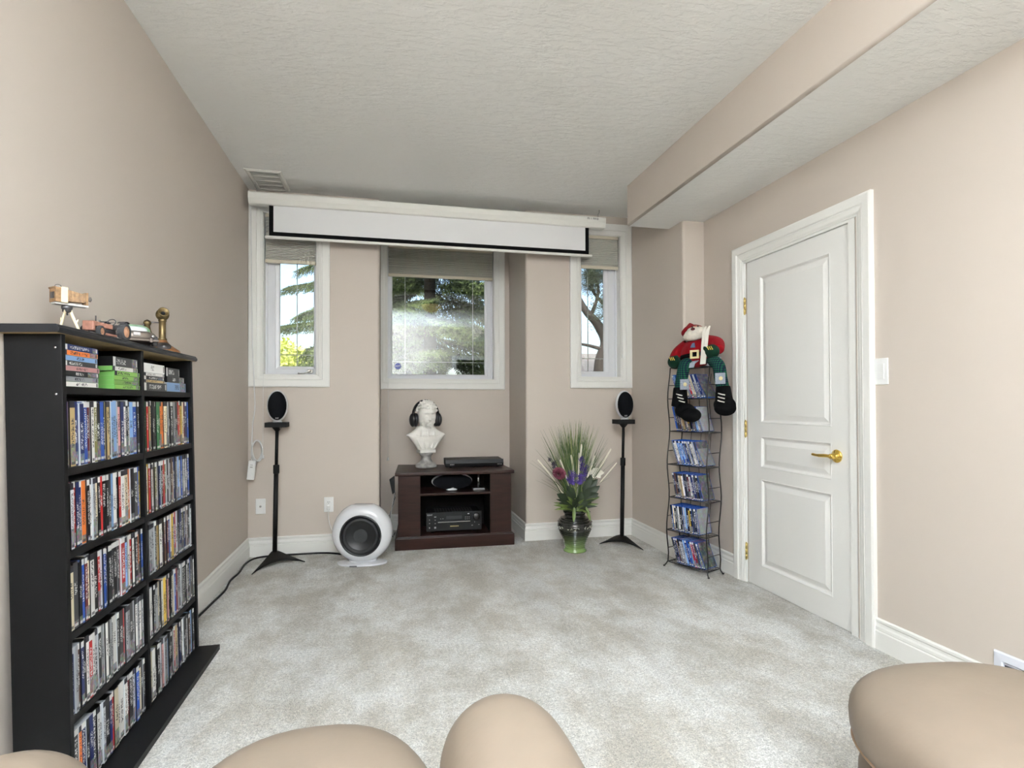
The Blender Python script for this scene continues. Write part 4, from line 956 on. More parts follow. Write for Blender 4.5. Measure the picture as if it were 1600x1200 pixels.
dl = thing('plush_doll', 'bearded plush doll in a red knitted sweater sitting on the wire rack', 'doll'); dl.matrix_world = RA @ T(.02, .07, RTOP)
def D(x, y, z): return (x-.02, y-.07, z-RTOP)
def blob(name, shapes, m_, vox=.006, parent=dl, it=4):
    q = MB()
    for s_ in shapes:
        if s_[0] == 'e': q.ell(D(*s_[1]), s_[2], 20, 12)
        else: q.tube([D(*p) for p in smooth_path(s_[1], 6)], s_[2] if not isinstance(s_[2], (list, tuple)) else [s_[2][0]+(s_[2][1]-s_[2][0])*i/(6*(len(s_[1])-1)) for i in range(6*(len(s_[1])-1)+1)], 14)
    o = q.build(name, m_, parent); r_ = o.modifiers.new('remesh', 'REMESH'); r_.mode = 'VOXEL'; r_.voxel_size = vox; r_.use_smooth_shade = True
    s2 = o.modifiers.new('smooth', 'SMOOTH'); s2.iterations = it; s2.factor = .5; return o
blob('body', [('e', (.046, .055, 1.478), (.112, .078, .088)), ('e', (.050, .050, 1.437), (.105, .076, .058)), ('e', (.055, .055, 1.535), (.090, .060, .042)),
              ('t', [(-.020, .055, 1.535), (-.082, .035, 1.490), (-.100, .012, 1.440)], (.046, .038)), ('t', [(.13, .055, 1.545), (.215, .04, 1.525), (.245, .0, 1.480)], (.050, .040))], M_REDK)
q = MB(); pts = [D(.050+.1135*math.cos(t), .053+.0805*math.sin(t), 1.458+.012*math.cos(t)) for t in [2*PI*k/40 for k in range(41)]]
q.sheet([[(p[0], p[1], p[2]-.013) for p in pts], [(p[0]*1.0, p[1], p[2]+.013) for p in pts]]); q.build('belt', M_BLKF, dl, solid=.005)
q = MB(); mb_ = lambda a, b, d: D(.094+a, -.026+a*.25-d, 1.462+b); q.frame(-.028, .028, -.028, .028, [(0, 0), (0, .008), (.012, .008), (.012, 0)], mb_); q.build('buckle', M_BUCK, dl)
q = MB(); q.add([D(.056, -.022, 1.510), D(.092, -.020, 1.508), D(.082, -.014, 1.540), D(.066, -.014, 1.538)], [(0, 1, 2, 3)]); q.build('sweater_patch', mat('blue_patch', (86, 98, 126), .9), dl, solid=.004)
blob('head', [('e', (.050, .055, 1.612), (.066, .060, .052))], M_SKIN)
blob('beard', [('e', (.074, .008, 1.602), (.082, .045, .040)), ('e', (.095, .012, 1.622), (.058, .040, .026)), ('e', (.030, .012, 1.588), (.050, .040, .030)), ('e', (.062, -.004, 1.578), (.058, .036, .022)), ('e', (.05, .03, 1.632), (.05, .04, .020))], M_WOOL)
q = MB(); q.ell(D(.082, -.030, 1.630), (.016, .012, .009), 12, 8); q.build('nose', mat('dark_rose_felt', (96, 34, 40), .8), dl)
for x in (.060, .104): q = MB(); q.ell(D(x, -.006, 1.648), (.005, .005, .005), 8, 6); q.build('eye', M_BLACK, dl)
blob('hat', [('e', (.012, .075, 1.640), (.072, .062, .036)), ('e', (-.022, .070, 1.622), (.050, .055, .036)), ('t', [(.0, .08, 1.662), (-.04, .085, 1.64), (-.055, .07, 1.595)], (.036, .02))], M_REDK)
def mitten(c, flip):
    o = blob('mitten', [('e', c, (.050, .040, .046)), ('e', (c[0]+flip*.03, c[1]-.02, c[2]+.022), (.020, .018, .022))], M_GRNK)
    for k in range(3):
        q = MB(); q.tube([D(c[0]-.010+.014*k, c[1]-.040, c[2]+.03), D(c[0]+.006+.014*k, c[1]-.044, c[2]+.008)], .0028, 5); q.build('yellow_stitch', M_YEL, o)
mitten((-.090, .0, 1.424), 1); mitten((.230, -.038, 1.470), -1)
def leg(hip, knee, ank, heel, toe, patch):
    lg = blob('leg', [('t', [hip, ((hip[0]+knee[0])/2, (hip[1]+knee[1])/2-.012, (hip[2]+knee[2])/2+.012), knee, ((ank[0]+knee[0])/2, knee[1]-.004, (ank[2]+knee[2])/2), ank], (.040, .040))], M_PLAID)
    for (px, py, pz, flat_) in patch:
        q = MB()
        if flat_: q.add([D(px-.030, py+.05, pz+.018), D(px+.03, py+.05, pz+.018), D(px+.03, py-.01, pz-.012), D(px-.03, py-.01, pz-.012), D(px-.028, py-.02, pz-.04), D(px+.028, py-.02, pz-.04)], [(0, 1, 2, 3), (3, 2, 5, 4)])
        else: q.add([D(px-.034, py, pz-.034), D(px+.034, py, pz-.034), D(px+.034, py, pz+.034), D(px-.034, py, pz+.034)], [(0, 1, 2, 3)])
        p_ = q.build('patch', M_PATCH, lg, solid=.004)
        if not flat_: q = MB(); q.lathe([(.013, 0), (.013, .003), (.009, .005), (0, .004)], 14, M=T(*D(px+.006, py-.002, pz)) @ RX(PI/2)); q.build('button', M_BUCK, p_)
    bt = blob('boot', [('t', [(ank[0], ank[1], ank[2]+.02), ((ank[0]+heel[0])/2, (ank[1]+heel[1])/2, (ank[2]+heel[2])/2), heel], (.044, .056)), ('e', toe, (.066, .064, .048)), ('e', ((heel[0]+toe[0])/2, (heel[1]+toe[1])/2, (heel[2]+toe[2])/2), (.070, .058, .052))], M_BLKF)
    for k in range(3):
        z = ank[2]-.030-.022*k; x = ank[0]+.014+(toe[0]-ank[0])*(.10+.16*k); y = ank[1]-.052-.010*k
        q = MB(); q.tube([D(x-.020, y+.006, z+.005), D(x+.004, y-.006, z), D(x+.026, y+.006, z-.006)], .0036, 6); q.build('lace', M_LACE, bt)
leg((.030, .02, 1.408), (.032, -.062, 1.372), (.004, -.064, 1.225), (.0, -.066, 1.115), (.112, -.098, 1.062), [(.080, -.040, 1.412, True), (.072, -.108, 1.262, False)])
leg((.190, .02, 1.412), (.290, -.058, 1.372), (.322, -.062, 1.225), (.330, -.064, 1.150), (.350, -.085, 1.108), [(.232, -.035, 1.418, True), (.330, -.104, 1.292, False)])
# its toy skis, held in the mitten
sk = thing('toy_skis', 'pair of narrow white toy skis held in the mitten of the doll', 'skis'); sk.matrix_world = RA @ T(.175, -.052, RTOP+.006)
for i in (0, 1):
    q = MB(); g = []
    for k in range(10):
        t = k/9; z = .240*t; w = .0105*(1 if k < 9 else .35); x_ = -.012+.020*i+(.040+.010*i)*t; y_ = -.022*min(1, t*1.3)-.004*i+(.012 if k == 9 else 0); g.append([(x_-w, y_, z), (x_+w, y_, z)])
    q.sheet(g, smooth=False); q.build('ski', M_LACE, sk, solid=.006)

# ------------------------------------------------------------------ plaster bust with headphones
M_PLAS = mat('white_plaster', (246, 243, 236), .75, noise=(30, .04)); M_MARB = mat('grey_marble', (150, 148, 144), .3, noise=(26, .4))
bu = thing('bust', 'white plaster bust of a bearded man on a marble socle, wearing headphones', 'bust', (.303, 4.70, .603), (0, 0, R(17)))
q = MB(); q.lathe([(0, 0), (.086, 0), (.091, .008), (.088, .020), (.078, .030), (.060, .040), (.046, .056), (.040, .076), (.043, .094), (.052, .103), (.057, .108), (.056, .118), (.048, .122), (0, .122)], 36); q.build('socle', M_MARB, bu)
q = MB(); q.box(-.070, .070, -.045, .045, .122, .148); q.build('plinth_block', M_PLAS, bu, bevel=.004)
q = MB()
E_ = lambda c, r, p=1.: q.ell(c, r, 22, 14, p=p)
# chest: straight-cut loft from the block up to sharp shoulder points, then sloping to the neck
secs = [(.148, .070, .044, -.004), (.175, .086, .050, -.006), (.205, .104, .058, -.006), (.235, .124, .062, -.004), (.258, .144, .060, 0), (.272, .160, .050, .004), (.280, .152, .052, .006), (.298, .116, .054, .008), (.320, .086, .052, .010), (.345, .066, .054, .010)]
rows = []
for z, w, d, yo in secs:
    rows.append([(w*1.08*math.copysign(abs(math.cos(t))**.85, math.cos(t)), yo+d*math.copysign(abs(math.sin(t))**.85, math.sin(t)), z) for t in [2*PI*k/48 for k in range(49)]])
q.sheet(rows); q.add([p for p in rows[0][:-1]], [tuple(range(48))]); q.add([p for p in rows[-1][:-1]], [tuple(range(47, -1, -1))])
q.tube([(0, .014, .30), (0, .008, .35), (0, -.002, .400)], [.064, .056, .054], 24)
# head: one sculpted surface, features as smooth bumps and hollows over azimuth (0 = forward) and elevation
def gs(x, s_): return math.exp(-(x/s_)**2)
rb = random.Random(6); bumps = [(rb.uniform(-1.35, 1.35), rb.uniform(-1.15, -.42), rb.uniform(.003, .007)) for _ in range(70)]
rows = []
for i in range(81):
    el = -PI/2+PI*i/80; row = []
    for j in range(97):
        az = -PI+2*PI*j/96; a = az
        x, y, z = .076*math.cos(el)*math.sin(a), -.092*math.cos(el)*math.cos(a), .108*math.sin(el)
        if el < 0: k = 1-.20*(math.sin(-el))**1.5; x *= k
        h = 0
        for s_ in (-1, 1):
            h -= .021*gs(a-s_*.40, .19)*gs(el-.08, .11); h += .012*gs(a-s_*.36, .32)*gs(el-.25, .070); h += .005*gs(a-s_*.62, .22)*gs(el+.18, .16)
            h += .009*gs(a-s_*.40, .11)*gs(el-.085, .055)                               # eyeball
            h += .004*gs(a-s_*.15, .06)*gs(el+.235, .05)                                 # nostril wings
        nb = max(0, min(1, (.22-el)/.45)) if -.27 < el < .26 else (0 if el >= .26 else math.exp(-((el+.27)/.045)**2))
        h += (.006+.020*nb)*gs(a, .085+.04*nb)*(1 if -.40 < el < .26 else 0)              # nose
        h += .007*gs(a, .24)*gs(el+.435, .040); h += .007*gs(a, .20)*gs(el+.545, .040); h -= .010*gs(a, .26)*gs(el+.490, .026)
        h += .013*gs(a, .30)*gs(el+.78, .18); h -= .004*gs(a, .3)*gs(el+.62, .05)
        h += .007*gs(a, .16)*gs(el+.36, .035)*0
        for ba, be, bh in bumps: 
            if abs(a-ba) < .3 and abs(el-be) < .3: h += bh*gs(a-ba, .11)*gs(el-be, .09)
        d = Vector((x, y, z)); d = d+d.normalized()*h
        row.append((d.x, d.y-.012, d.z+.430))
    rows.append(row)
q.sheet(rows)
rr = random.Random(2)
for x in (-1, 1):         # coat lapels and folds
    q.tube(smooth_path([(x*.058, -.030, .318), (x*.056, -.052, .262), (x*.028, -.060, .160)], 6), .007, 8); q.tube(smooth_path([(x*.098, -.030, .290), (x*.096, -.048, .240), (x*.060, -.050, .160)], 6), .005, 8)
q.tube([(0, -.044, .315), (0, -.062, .235), (0, -.056, .155)], .005, 8)
for k in range(190):      # curls
    a = rr.uniform(0, 2*PI); b = rr.uniform(.05, 1.35); r_ = rr.uniform(.012, .019)
    d = Vector((math.cos(a)*math.cos(b), math.sin(a)*math.cos(b), math.sin(b)))
    if d.y < -.30 and d.z < .34: continue
    E_((d.x*.082, .004+d.y*.098, .470+d.z*.088), (r_, r_, r_*.8))
o = q.build('figure', M_PLAS, bu); r_ = o.modifiers.new('remesh', 'REMESH'); r_.mode = 'VOXEL'; r_.voxel_size = .0026; r_.use_smooth_shade = True
s2 = o.modifiers.new('smooth', 'SMOOTH'); s2.iterations = 1; s2.factor = .3
hp = thing('headphones', 'black over-ear headphones worn by the plaster bust', 'headphones', (.302, 4.70, 1.054), (0, 0, R(17)))
q = MB(); pts = []
for k in range(25):
    a = PI*k/24; pts.append((.107*math.cos(a), .008, -.010+.118*math.sin(a)))
rows = []
for i, p in enumerate(pts):
    a = PI*i/24; n_ = Vector((math.cos(a), 0, math.sin(a))); w = .016+.006*math.sin(a)
    rows.append([tuple(Vector(p)+Vector((0, -w, 0))), tuple(Vector(p)+Vector((0, -w*.6, 0))+n_*.006), tuple(Vector(p)+Vector((0, w*.6, 0))+n_*.006), tuple(Vector(p)+Vector((0, w, 0)))])
q.sheet(rows); q.build('headband', M_BLACK, hp, solid=.010)
for sx in (-1, 1):
    q = MB(); q.ell((sx*.114, .006, -.052), (.028, .046, .058), 20, 12); q.ell((sx*.092, .006, -.052), (.020, .048, .058), 20, 12, p=.8); q.build('ear_cup', mat('satin_black_cup', (24, 25, 28), .3), hp)

# ------------------------------------------------------------------ vase with artificial flowers
def vase_mat():
    M = mat('glazed_vase', (40, 40, 36), .12, coat=.6); n = M.node_tree.nodes; L = M.node_tree.links; b = n['Principled BSDF']
    tc = n.new('ShaderNodeTexCoord'); se = n.new('ShaderNodeSeparateXYZ'); L.new(tc.outputs['Object'], se.inputs[0])
    cr = n.new('ShaderNodeValToRGB'); e = cr.color_ramp.elements
    e[0].position = 0; e[0].color = s2l((128, 156, 92))+(1,); e[1].position = .66; e[1].color = s2l((24, 25, 23))+(1,)
    x = e.new(.24); x.color = s2l((84, 102, 60))+(1,); x = e.new(.46); x.color = s2l((42, 48, 35))+(1,)
    dv = n.new('ShaderNodeMath'); dv.operation = 'DIVIDE'; dv.inputs[1].default_value = .30; L.new(se.outputs['Z'], dv.inputs[0]); L.new(dv.outputs[0], cr.inputs[0]); L.new(cr.outputs[0], b.inputs['Base Color']); return M
PX, PY = 1.400, 4.065
va = thing('flower_vase', 'black to green ribbed glazed vase holding artificial flowers on the carpet', 'vase', (PX, PY, 0))
pf = [(.0, .004), (.084, 0), (.090, .004), (.090, .012), (.080, .022)]
base = [(.076, .030), (.080, .060), (.094, .100), (.112, .140), (.126, .172), (.134, .200), (.130, .228), (.112, .255), (.090, .270)]
def rad(z):
    for (r0, z0), (r1, z1) in zip(base, base[1:]):
        if z <= z1: t = max(0, (z-z0)/(z1-z0)); return r0+(r1-r0)*t
    return base[-1][0]
z = .030
while z < .268:
    step = .0036; ridge = (.0052 if z < .172 or z > .225 else .0006)*math.sin(2*PI*z/.0150); pf.append((rad(z)+ridge, z)); z += step*.7
pf += [(.084, .272), (.079, .279), (.083, .288), (.090, .298), (.092, .308), (.087, .316), (.079, .318), (.074, .300), (0, .296)]
q = MB(); q.lathe(pf, 48); q.build('pot', vase_mat(), va)
M_GLZ = mat('cream_script', (206, 204, 188), .3)
q = MB(); rr = random.Random(8)
for k in range(30):      # raised pale script-like strokes round the shoulder band
    a0 = R(-165)+k*R(11.4)/1; a = a0; zc = .196+rr.uniform(-.006, .006); r_ = rad(zc)+.0015
    if k % 5 == 2: continue
    pts = [(r_*math.cos(a+dx), r_*math.sin(a+dx), zc+dz) for dx, dz in ((-.05, rr.uniform(-.01, .01)), (rr.uniform(-.02, .02), rr.uniform(-.012, .012)), (.05, rr.uniform(-.01, .01)))]
    q.tube(pts, .0022, 5)
q.build('raised_script', M_GLZ, va)
fl = thing('flower_arrangement', 'tall artificial grass and flowers standing in the green ribbed vase', 'artificial flowers', (PX, PY, .29))
def blade(q, p0, p1, bend, w, mi=0):
    p0, p1 = Vector(p0), Vector(p1); d = p1-p0; side = d.cross(Vector((0, -1, .05))).normalized(); g = []
    for k in range(6):
        t = k/5; p = p0+d*t+Vector(bend)*t*t; ww = w*(1-t**1.6)+.0003; g.append([tuple(p-side*ww), tuple(p+side*ww)])
    q.sheet(g, mi)
M_GR1 = mat('grass_green', (62, 86, 44), .6); M_GR2 = mat('grass_pale', (140, 148, 92), .6); M_LFD = mat('dark_leaf', (46, 58, 40), .5, noise=(30, .2)); M_LFL = mat('pale_leaf', (104, 122, 60), .5, noise=(40, .25))
q = MB(); rr = random.Random(21)
for k in range(420):
    a = rr.uniform(0, 2*PI); r0 = rr.uniform(0, .05); sp = rr.gauss(0, .075); h = rr.uniform(.42, .76)*(1-.6*abs(sp)); yy = rr.gauss(0, .055)
    blade(q, (r0*math.cos(a), r0*math.sin(a), .0), (sp, yy, h), (rr.gauss(0, .03)+sp*.35, rr.gauss(0, .03), -.02), rr.uniform(.0022, .0040), 0 if rr.random() < .68 else 1)
for k in range(34):
    sx = rr.choice((-1, 1)); blade(q, (0, 0, .05), (sx*rr.uniform(.12, .24), rr.gauss(0, .06), rr.uniform(.30, .58)), (sx*rr.uniform(.02, .10), 0, -.05), .0016, 0)
o = q.build('grass_blades', [M_GR1, M_GR2], fl); o['kind'] = 'stuff'
M_STK = mat('cream_stalk', (238, 232, 214), .8)
for dx, h, th in ((-.315, .425, .006), (-.135, .42, .006), (-.045, .455, .008), (.040, .535, .008), (.020, .47, .006), (.150, .445, .008), (.285, .495, .007), (.335, .385, .005)):
    q = MB(); pts = smooth_path([(dx*.12, -.02, .05), (dx*.5, -.05, h*.55), (dx*.80, -.055, h*.84), (dx*.98, -.05, h)], 6); n_ = len(pts)
    q.tube(pts, [th*(1.0 if i > n_*.4 else .45)*(1.0-.6*max(0, (i-n_*.85)/(n_*.15))) for i in range(n_)], 7); q.build('cream_stalk', M_STK, fl)
def leaf(name, p0, p1, w, m_, droop=.02, cup=.3):
    p0, p1 = Vector(p0), Vector(p1); d = p1-p0; side = d.cross(Vector((0, -1, .25))).normalized(); nrm = side.cross(d).normalized(); g = []
    for k in range(8):
        t = k/7; ww = w*math.sin(PI*min(1, t*.94+.05))**.75; p = p0+d*t-Vector((0, 0, droop))*t*t
        g.append([tuple(p-side*ww+nrm*ww*cup), tuple(p-side*ww*.5+nrm*ww*.08), tuple(p), tuple(p+side*ww*.5+nrm*ww*.08), tuple(p+side*ww+nrm*ww*cup)])
    q = MB(); q.sheet(g); return q.build(name, m_, fl)
for k in range(44):
    a = k*2.399+rr.uniform(-.1, .1); r_ = rr.uniform(.09, .20); h = rr.uniform(.03, .18); leaf('pale_leaf' if k % 3 else 'dark_leaf', (.03*math.cos(a), .03*math.sin(a)*.6-.02, .01+h*.3), (r_*math.cos(a), r_*math.sin(a)*.55-.045, h), rr.uniform(.008, .013), M_LFL if k % 3 else M_LFD, .03)
for (x, z) in ((-.045, -.01), (.09, -.01)): leaf('pale_leaf', (x*.7, -.075, .06), (x, -.105, -.045), .014, M_LFL, .0)
for (p0, p1, w) in (((-.03, -.03, .08), (-.165, -.07, .175), .034), ((-.03, -.05, .10), (-.10, -.09, .20), .030), ((-.02, -.05, .12), (-.085, -.07, .235), .030), ((.05, -.04, .10), (.160, -.09, .17), .034), ((.05, -.04, .12), (.175, -.08, .225), .032), ((.06, -.04, .15), (.165, -.06, .275), .030), ((.05, -.05, .16), (.115, -.07, .315), .028), ((.04, -.05, .10), (.085, -.10, .22), .030), ((0, -.06, .06), (.02, -.10, .19), .030), ((-.01, -.06, .05), (-.05, -.11, .14), .028), ((.02, -.05, .05), (.07, -.10, .12), .028), ((-.05, -.02, .02), (-.13, -.02, .10), .03), ((.05, 0, .02), (.14, .01, .11), .03), ((0, .04, .02), (-.06, .08, .16), .03), ((.02, .04, .02), (.08, .08, .17), .03)):
    leaf('dark_leaf', p0, p1, w, M_LFD, .01)
# rose
M_ROSE = mat('dusty_rose', (116, 56, 72), .6, noise=(40, .2)); rc_ = Vector((-.155, -.085, .315)); q = MB()
for i, (n_, r_, h_, w_) in enumerate(((3, .012, .040, .018), (5, .024, .038, .026), (6, .037, .030, .030), (7, .047, .018, .032))):
    for k in range(n_):
        a = 2*PI*k/n_+i*.5; g = []
        for u in range(4):
            row = []
            for v in range(5):
                s_ = (v/4-.5)*2; aa = a+s_*w_/r_*.62; rr_ = r_*(.35+.65*u/3)+(.006 if u == 3 else 0); row.append((rr_*math.cos(aa), rr_*math.sin(aa), h_*(u/3)*(1-.15*s_*s_)))
            g.append(row)
        q.sheet(g, M=T(*rc_) @ RX(R(55)) @ RZ(.3))
q.build('rose', M_ROSE, fl); 
M_PUR = mat('deep_purple_petals', (66, 44, 118), .7, noise=(50, .25)); M_PURD = mat('dark_plum_buds', (52, 44, 58), .7); M_WHT = mat('white_petals', (226, 222, 208), .6)
def cluster(name, c, ext, n_, m_, s_):
    q = MB()
    for k in range(n_):
        p = Vector((c[0]+rr.gauss(0, ext[0]), c[1]+rr.gauss(0, ext[1]), c[2]+rr.uniform(-ext[2], ext[2])))
        for j in range(5):
            a = 2*PI*j/5+k; q.add([tuple(p), tuple(p+Vector((s_*math.cos(a-.4), -.3*s_, s_*math.sin(a-.4)))), tuple(p+Vector((1.5*s_*math.cos(a), -.5*s_, 1.5*s_*math.sin(a)))), tuple(p+Vector((s_*math.cos(a+.4), -.3*s_, s_*math.sin(a+.4))))], [(0, 1, 2, 3)])
    return q.build(name, m_, fl)
cluster('purple_flower', (-.065, -.085, .290), (.014, .012, .045), 16, M_PUR, .013); cluster('purple_flower', (.010, -.095, .285), (.016, .012, .040), 16, M_PUR, .013); cluster('purple_flower', (.035, -.07, .39), (.010, .01, .05), 14, M_PUR, .011); cluster('purple_flower', (.052, -.075, .335), (.012, .01, .035), 10, M_PUR, .012)
cluster('plum_bud_spray', (-.205, -.07, .40), (.010, .008, .012), 5, M_PURD, .010); cluster('plum_bud_spray', (-.185, -.07, .375), (.008, .008, .012), 5, M_PURD, .009); cluster('plum_bud_spray', (-.225, -.07, .425), (.006, .006, .010), 4, M_PURD, .008)
q = MB(); q.tube([(-.02, -.03, .10), (-.15, -.065, .33), (-.235, -.07, .445)], .002, 5); q.build('stem', M_GR1, fl)
cw_ = Vector((.150, -.055, .315)); q = MB()
for k in range(6):
    a = 2*PI*k/6; g = []
    for u in range(5):
        t = u/4; w = .024*math.sin(PI*min(1, t*.9+.08)); d = Vector((math.cos(a), -.5*t, math.sin(a)*.75)); sd = Vector((-math.sin(a), 0, math.cos(a))); p = cw_+d*.060*t; g.append([tuple(p-sd*w), tuple(p+Vector((0, .006, 0))), tuple(p+sd*w)])
    q.sheet(g)
q.build('white_flower', M_WHT, fl)
# ------------------------------------------------------------------ tan leather seats in front of the camera
M_LEA = mat('tan_leather', (126, 112, 98), .5, noise=(7, .04), bump=(55, .12, .003), spec=.3)
M_LEAD2 = mat('tan_leather_piping', (140, 112, 86), .5)
def pad(name, parent, c, r, M=None, p=.62, puckers=0):
    """an overstuffed leather cushion"""
    q = MB(); q.ell((0, 0, 0), r, 48, 24, p=p)
    for i, v in enumerate(q.v):
        x, y, z = v; a = math.atan2(y/r[1], x/r[0]); h = z/r[2]
        k = 1+.010*math.sin(a*puckers)*math.exp(-((h+.15)/.35)**2) if puckers else 1
        q.v[i] = (x*k+c[0], y*k+c[1], z*(1+.03*math.cos(2*x/r[0])*0)+c[2])
    return q.build(name, M_LEA, parent)
ot = thing('leather_ottoman', 'overstuffed tan leather ottoman near the right wall register', 'ottoman', (1.385, .965, 0), (0, 0, R(-8)))
pad('cushion', ot, (0, 0, .345), (.305, .310, .135), p=.74, puckers=46)
pad('body', ot, (0, 0, .175), (.265, .27, .125), p=.5)
q = MB(); pts = []
for k in range(65):
    a = 2*PI*k/64
    def sp(v, e): return math.copysign(abs(v)**e, v)
    pts.append((.296*sp(math.cos(a), .74), .300*sp(math.sin(a), .74), .296))
q.tube(pts, .006, 6, caps=False); q.build('piping', M_LEAD2, ot)
for sx in (-1, 1):
    for sy in (-1, 1): q = MB(); q.lathe([(.025, 0), (.03, .07)], 14, M=T(sx*.2, sy*.2, 0)); q.build('leg', M_ESP, ot)
rc2 = thing('leather_recliner', 'tan leather recliner facing the far wall, padded arm end in view', 'armchair', (-.20, .705, 0))
def arm(x):
    q = MB(); pts = [(x, y, z) for y, z in ((-.42, .47), (-.2, .50), (.05, .50), (.22, .495), (.30, .478), (.345, .435), (.365, .37), (.368, .30))]
    q.tube(smooth_path(pts, 5), .118, 22)
    q.box(x-.085, x+.085, -.42, .33, .06, .45); o = q.build('arm', M_LEA, rc2); r_ = o.modifiers.new('remesh', 'REMESH'); r_.mode = 'VOXEL'; r_.voxel_size = .014; r_.use_smooth_shade = True
    s_ = o.modifiers.new('smooth', 'SMOOTH'); s_.iterations = 12; s_.factor = .5
arm(.408); arm(-.385)
pad('seat_cushion', rc2, (0.045, .150, .365), (.270, .475, .130), p=.8)
pad('base', rc2, (0, .08, .18), (.30, .42, .13), p=.3)
pad('backrest', rc2, (0, -.52, .60), (.33, .15, .36), p=.55)
q = MB(); q.box(-.30, .30, -.40, .30, 0, .06); q.build('plinth', M_ESP, rc2)

# ------------------------------------------------------------------ outside
M_LAWN = mat('lawn', (92, 116, 62), .95, noise=(3, .35)); M_BARK = mat('grey_bark', (46, 41, 38), .9, noise=(18, .35)); M_ROOF = mat('grey_shingle', (112, 110, 108), .9, noise=(8, .15))
gr = MB(); gr.box(-40, 40, 5.3, 70, -.2, .55); struct(gr.build('lawn', M_LAWN))
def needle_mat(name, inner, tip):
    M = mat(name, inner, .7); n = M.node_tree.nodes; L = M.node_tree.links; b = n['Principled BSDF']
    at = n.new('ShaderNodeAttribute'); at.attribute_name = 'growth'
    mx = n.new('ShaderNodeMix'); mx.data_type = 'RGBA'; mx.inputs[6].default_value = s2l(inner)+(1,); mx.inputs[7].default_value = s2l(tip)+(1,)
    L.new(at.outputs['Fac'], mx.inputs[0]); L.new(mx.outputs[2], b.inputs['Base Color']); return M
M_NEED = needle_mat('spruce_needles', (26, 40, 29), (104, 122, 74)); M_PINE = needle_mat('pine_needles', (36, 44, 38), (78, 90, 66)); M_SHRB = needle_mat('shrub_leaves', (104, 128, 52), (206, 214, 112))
def mesh_attr(q, growth, name, m_):
    me = bpy.data.meshes.new(name); me.from_pydata(q.v, [], q.f); me.materials.append(m_)
    a = me.attributes.new('growth', 'FLOAT', 'POINT'); a.data.foreach_set('value', growth); me.update(); return me
def bough_mesh(seed, L_=2.3):
    r_ = random.Random(seed); v = []; f = []; g = []
    def needles(p0, p1, n, ln, gb):
        d = (p1-p0)
        for k in range(n):
            t = (k+r_.random())/n; p = p0+d*t; dn = Vector((r_.gauss(0, 1), r_.gauss(0, 1), r_.gauss(0, .8))).normalized(); dirn = (d.normalized()*.8+dn).normalized()*ln
            w = dirn.cross(Vector((r_.gauss(0, 1), r_.gauss(0, 1), r_.gauss(0, 1)))).normalized()*.009; i = len(v)
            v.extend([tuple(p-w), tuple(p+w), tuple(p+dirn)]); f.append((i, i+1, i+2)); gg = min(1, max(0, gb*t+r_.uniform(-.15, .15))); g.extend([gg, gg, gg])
    def spine(t): return Vector((L_*t, .0, -.55*t*t*L_*.5+.32*max(0, t-.55)*L_*.6))
    for k in range(26):
        t = .12+.88*k/25; p = spine(t); ln = .62*(1-t*.72)+.10
        for s_ in (-1, 1):
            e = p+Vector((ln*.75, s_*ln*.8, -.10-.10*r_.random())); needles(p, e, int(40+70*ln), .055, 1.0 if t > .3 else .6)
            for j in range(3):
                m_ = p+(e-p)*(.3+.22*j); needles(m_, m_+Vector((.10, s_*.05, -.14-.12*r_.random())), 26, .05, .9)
        needles(p, spine(min(1, t+.04)), 12, .05, .4)
    q = MB(); q.v = v; q.f = f; return mesh_attr(q, g, 'spruce_bough', M_NEED)
BOUGHS = [bough_mesh(s) for s in (1, 2, 3)]
def spruce(x, y, z0, h, rad, n, label, seed, grp='trees outside the windows'):
    e = thing('spruce_tree', label, 'tree', (x, y, z0), group=grp); r_ = random.Random(seed)
    q = MB(); q.tube([(0, 0, 0), (0, 0, h*.5), (0, 0, h)], [.12, .08, .02], 10); q.build('trunk', M_BARK, e)
    for k in range(n):
        t = k/n; zz = h*(.06+.9*t); s_ = rad*(1-.86*t)/2.3; a = k*2.399+r_.uniform(-.25, .25)
        o = bpy.data.objects.new('bough', BOUGHS[k % 3]); COL.objects.link(o); o.parent = e; o.location = (0, 0, zz); o.rotation_euler = (r_.uniform(-.15, .15), r_.uniform(-.10, .16), a); o.scale = (s_, s_, s_)
    return e
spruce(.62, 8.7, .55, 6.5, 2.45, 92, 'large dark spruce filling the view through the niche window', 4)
spruce(-.6, 17.5, .55, 10.0, 3.6, 60, 'second spruce standing behind the large dark spruce outside', 9)
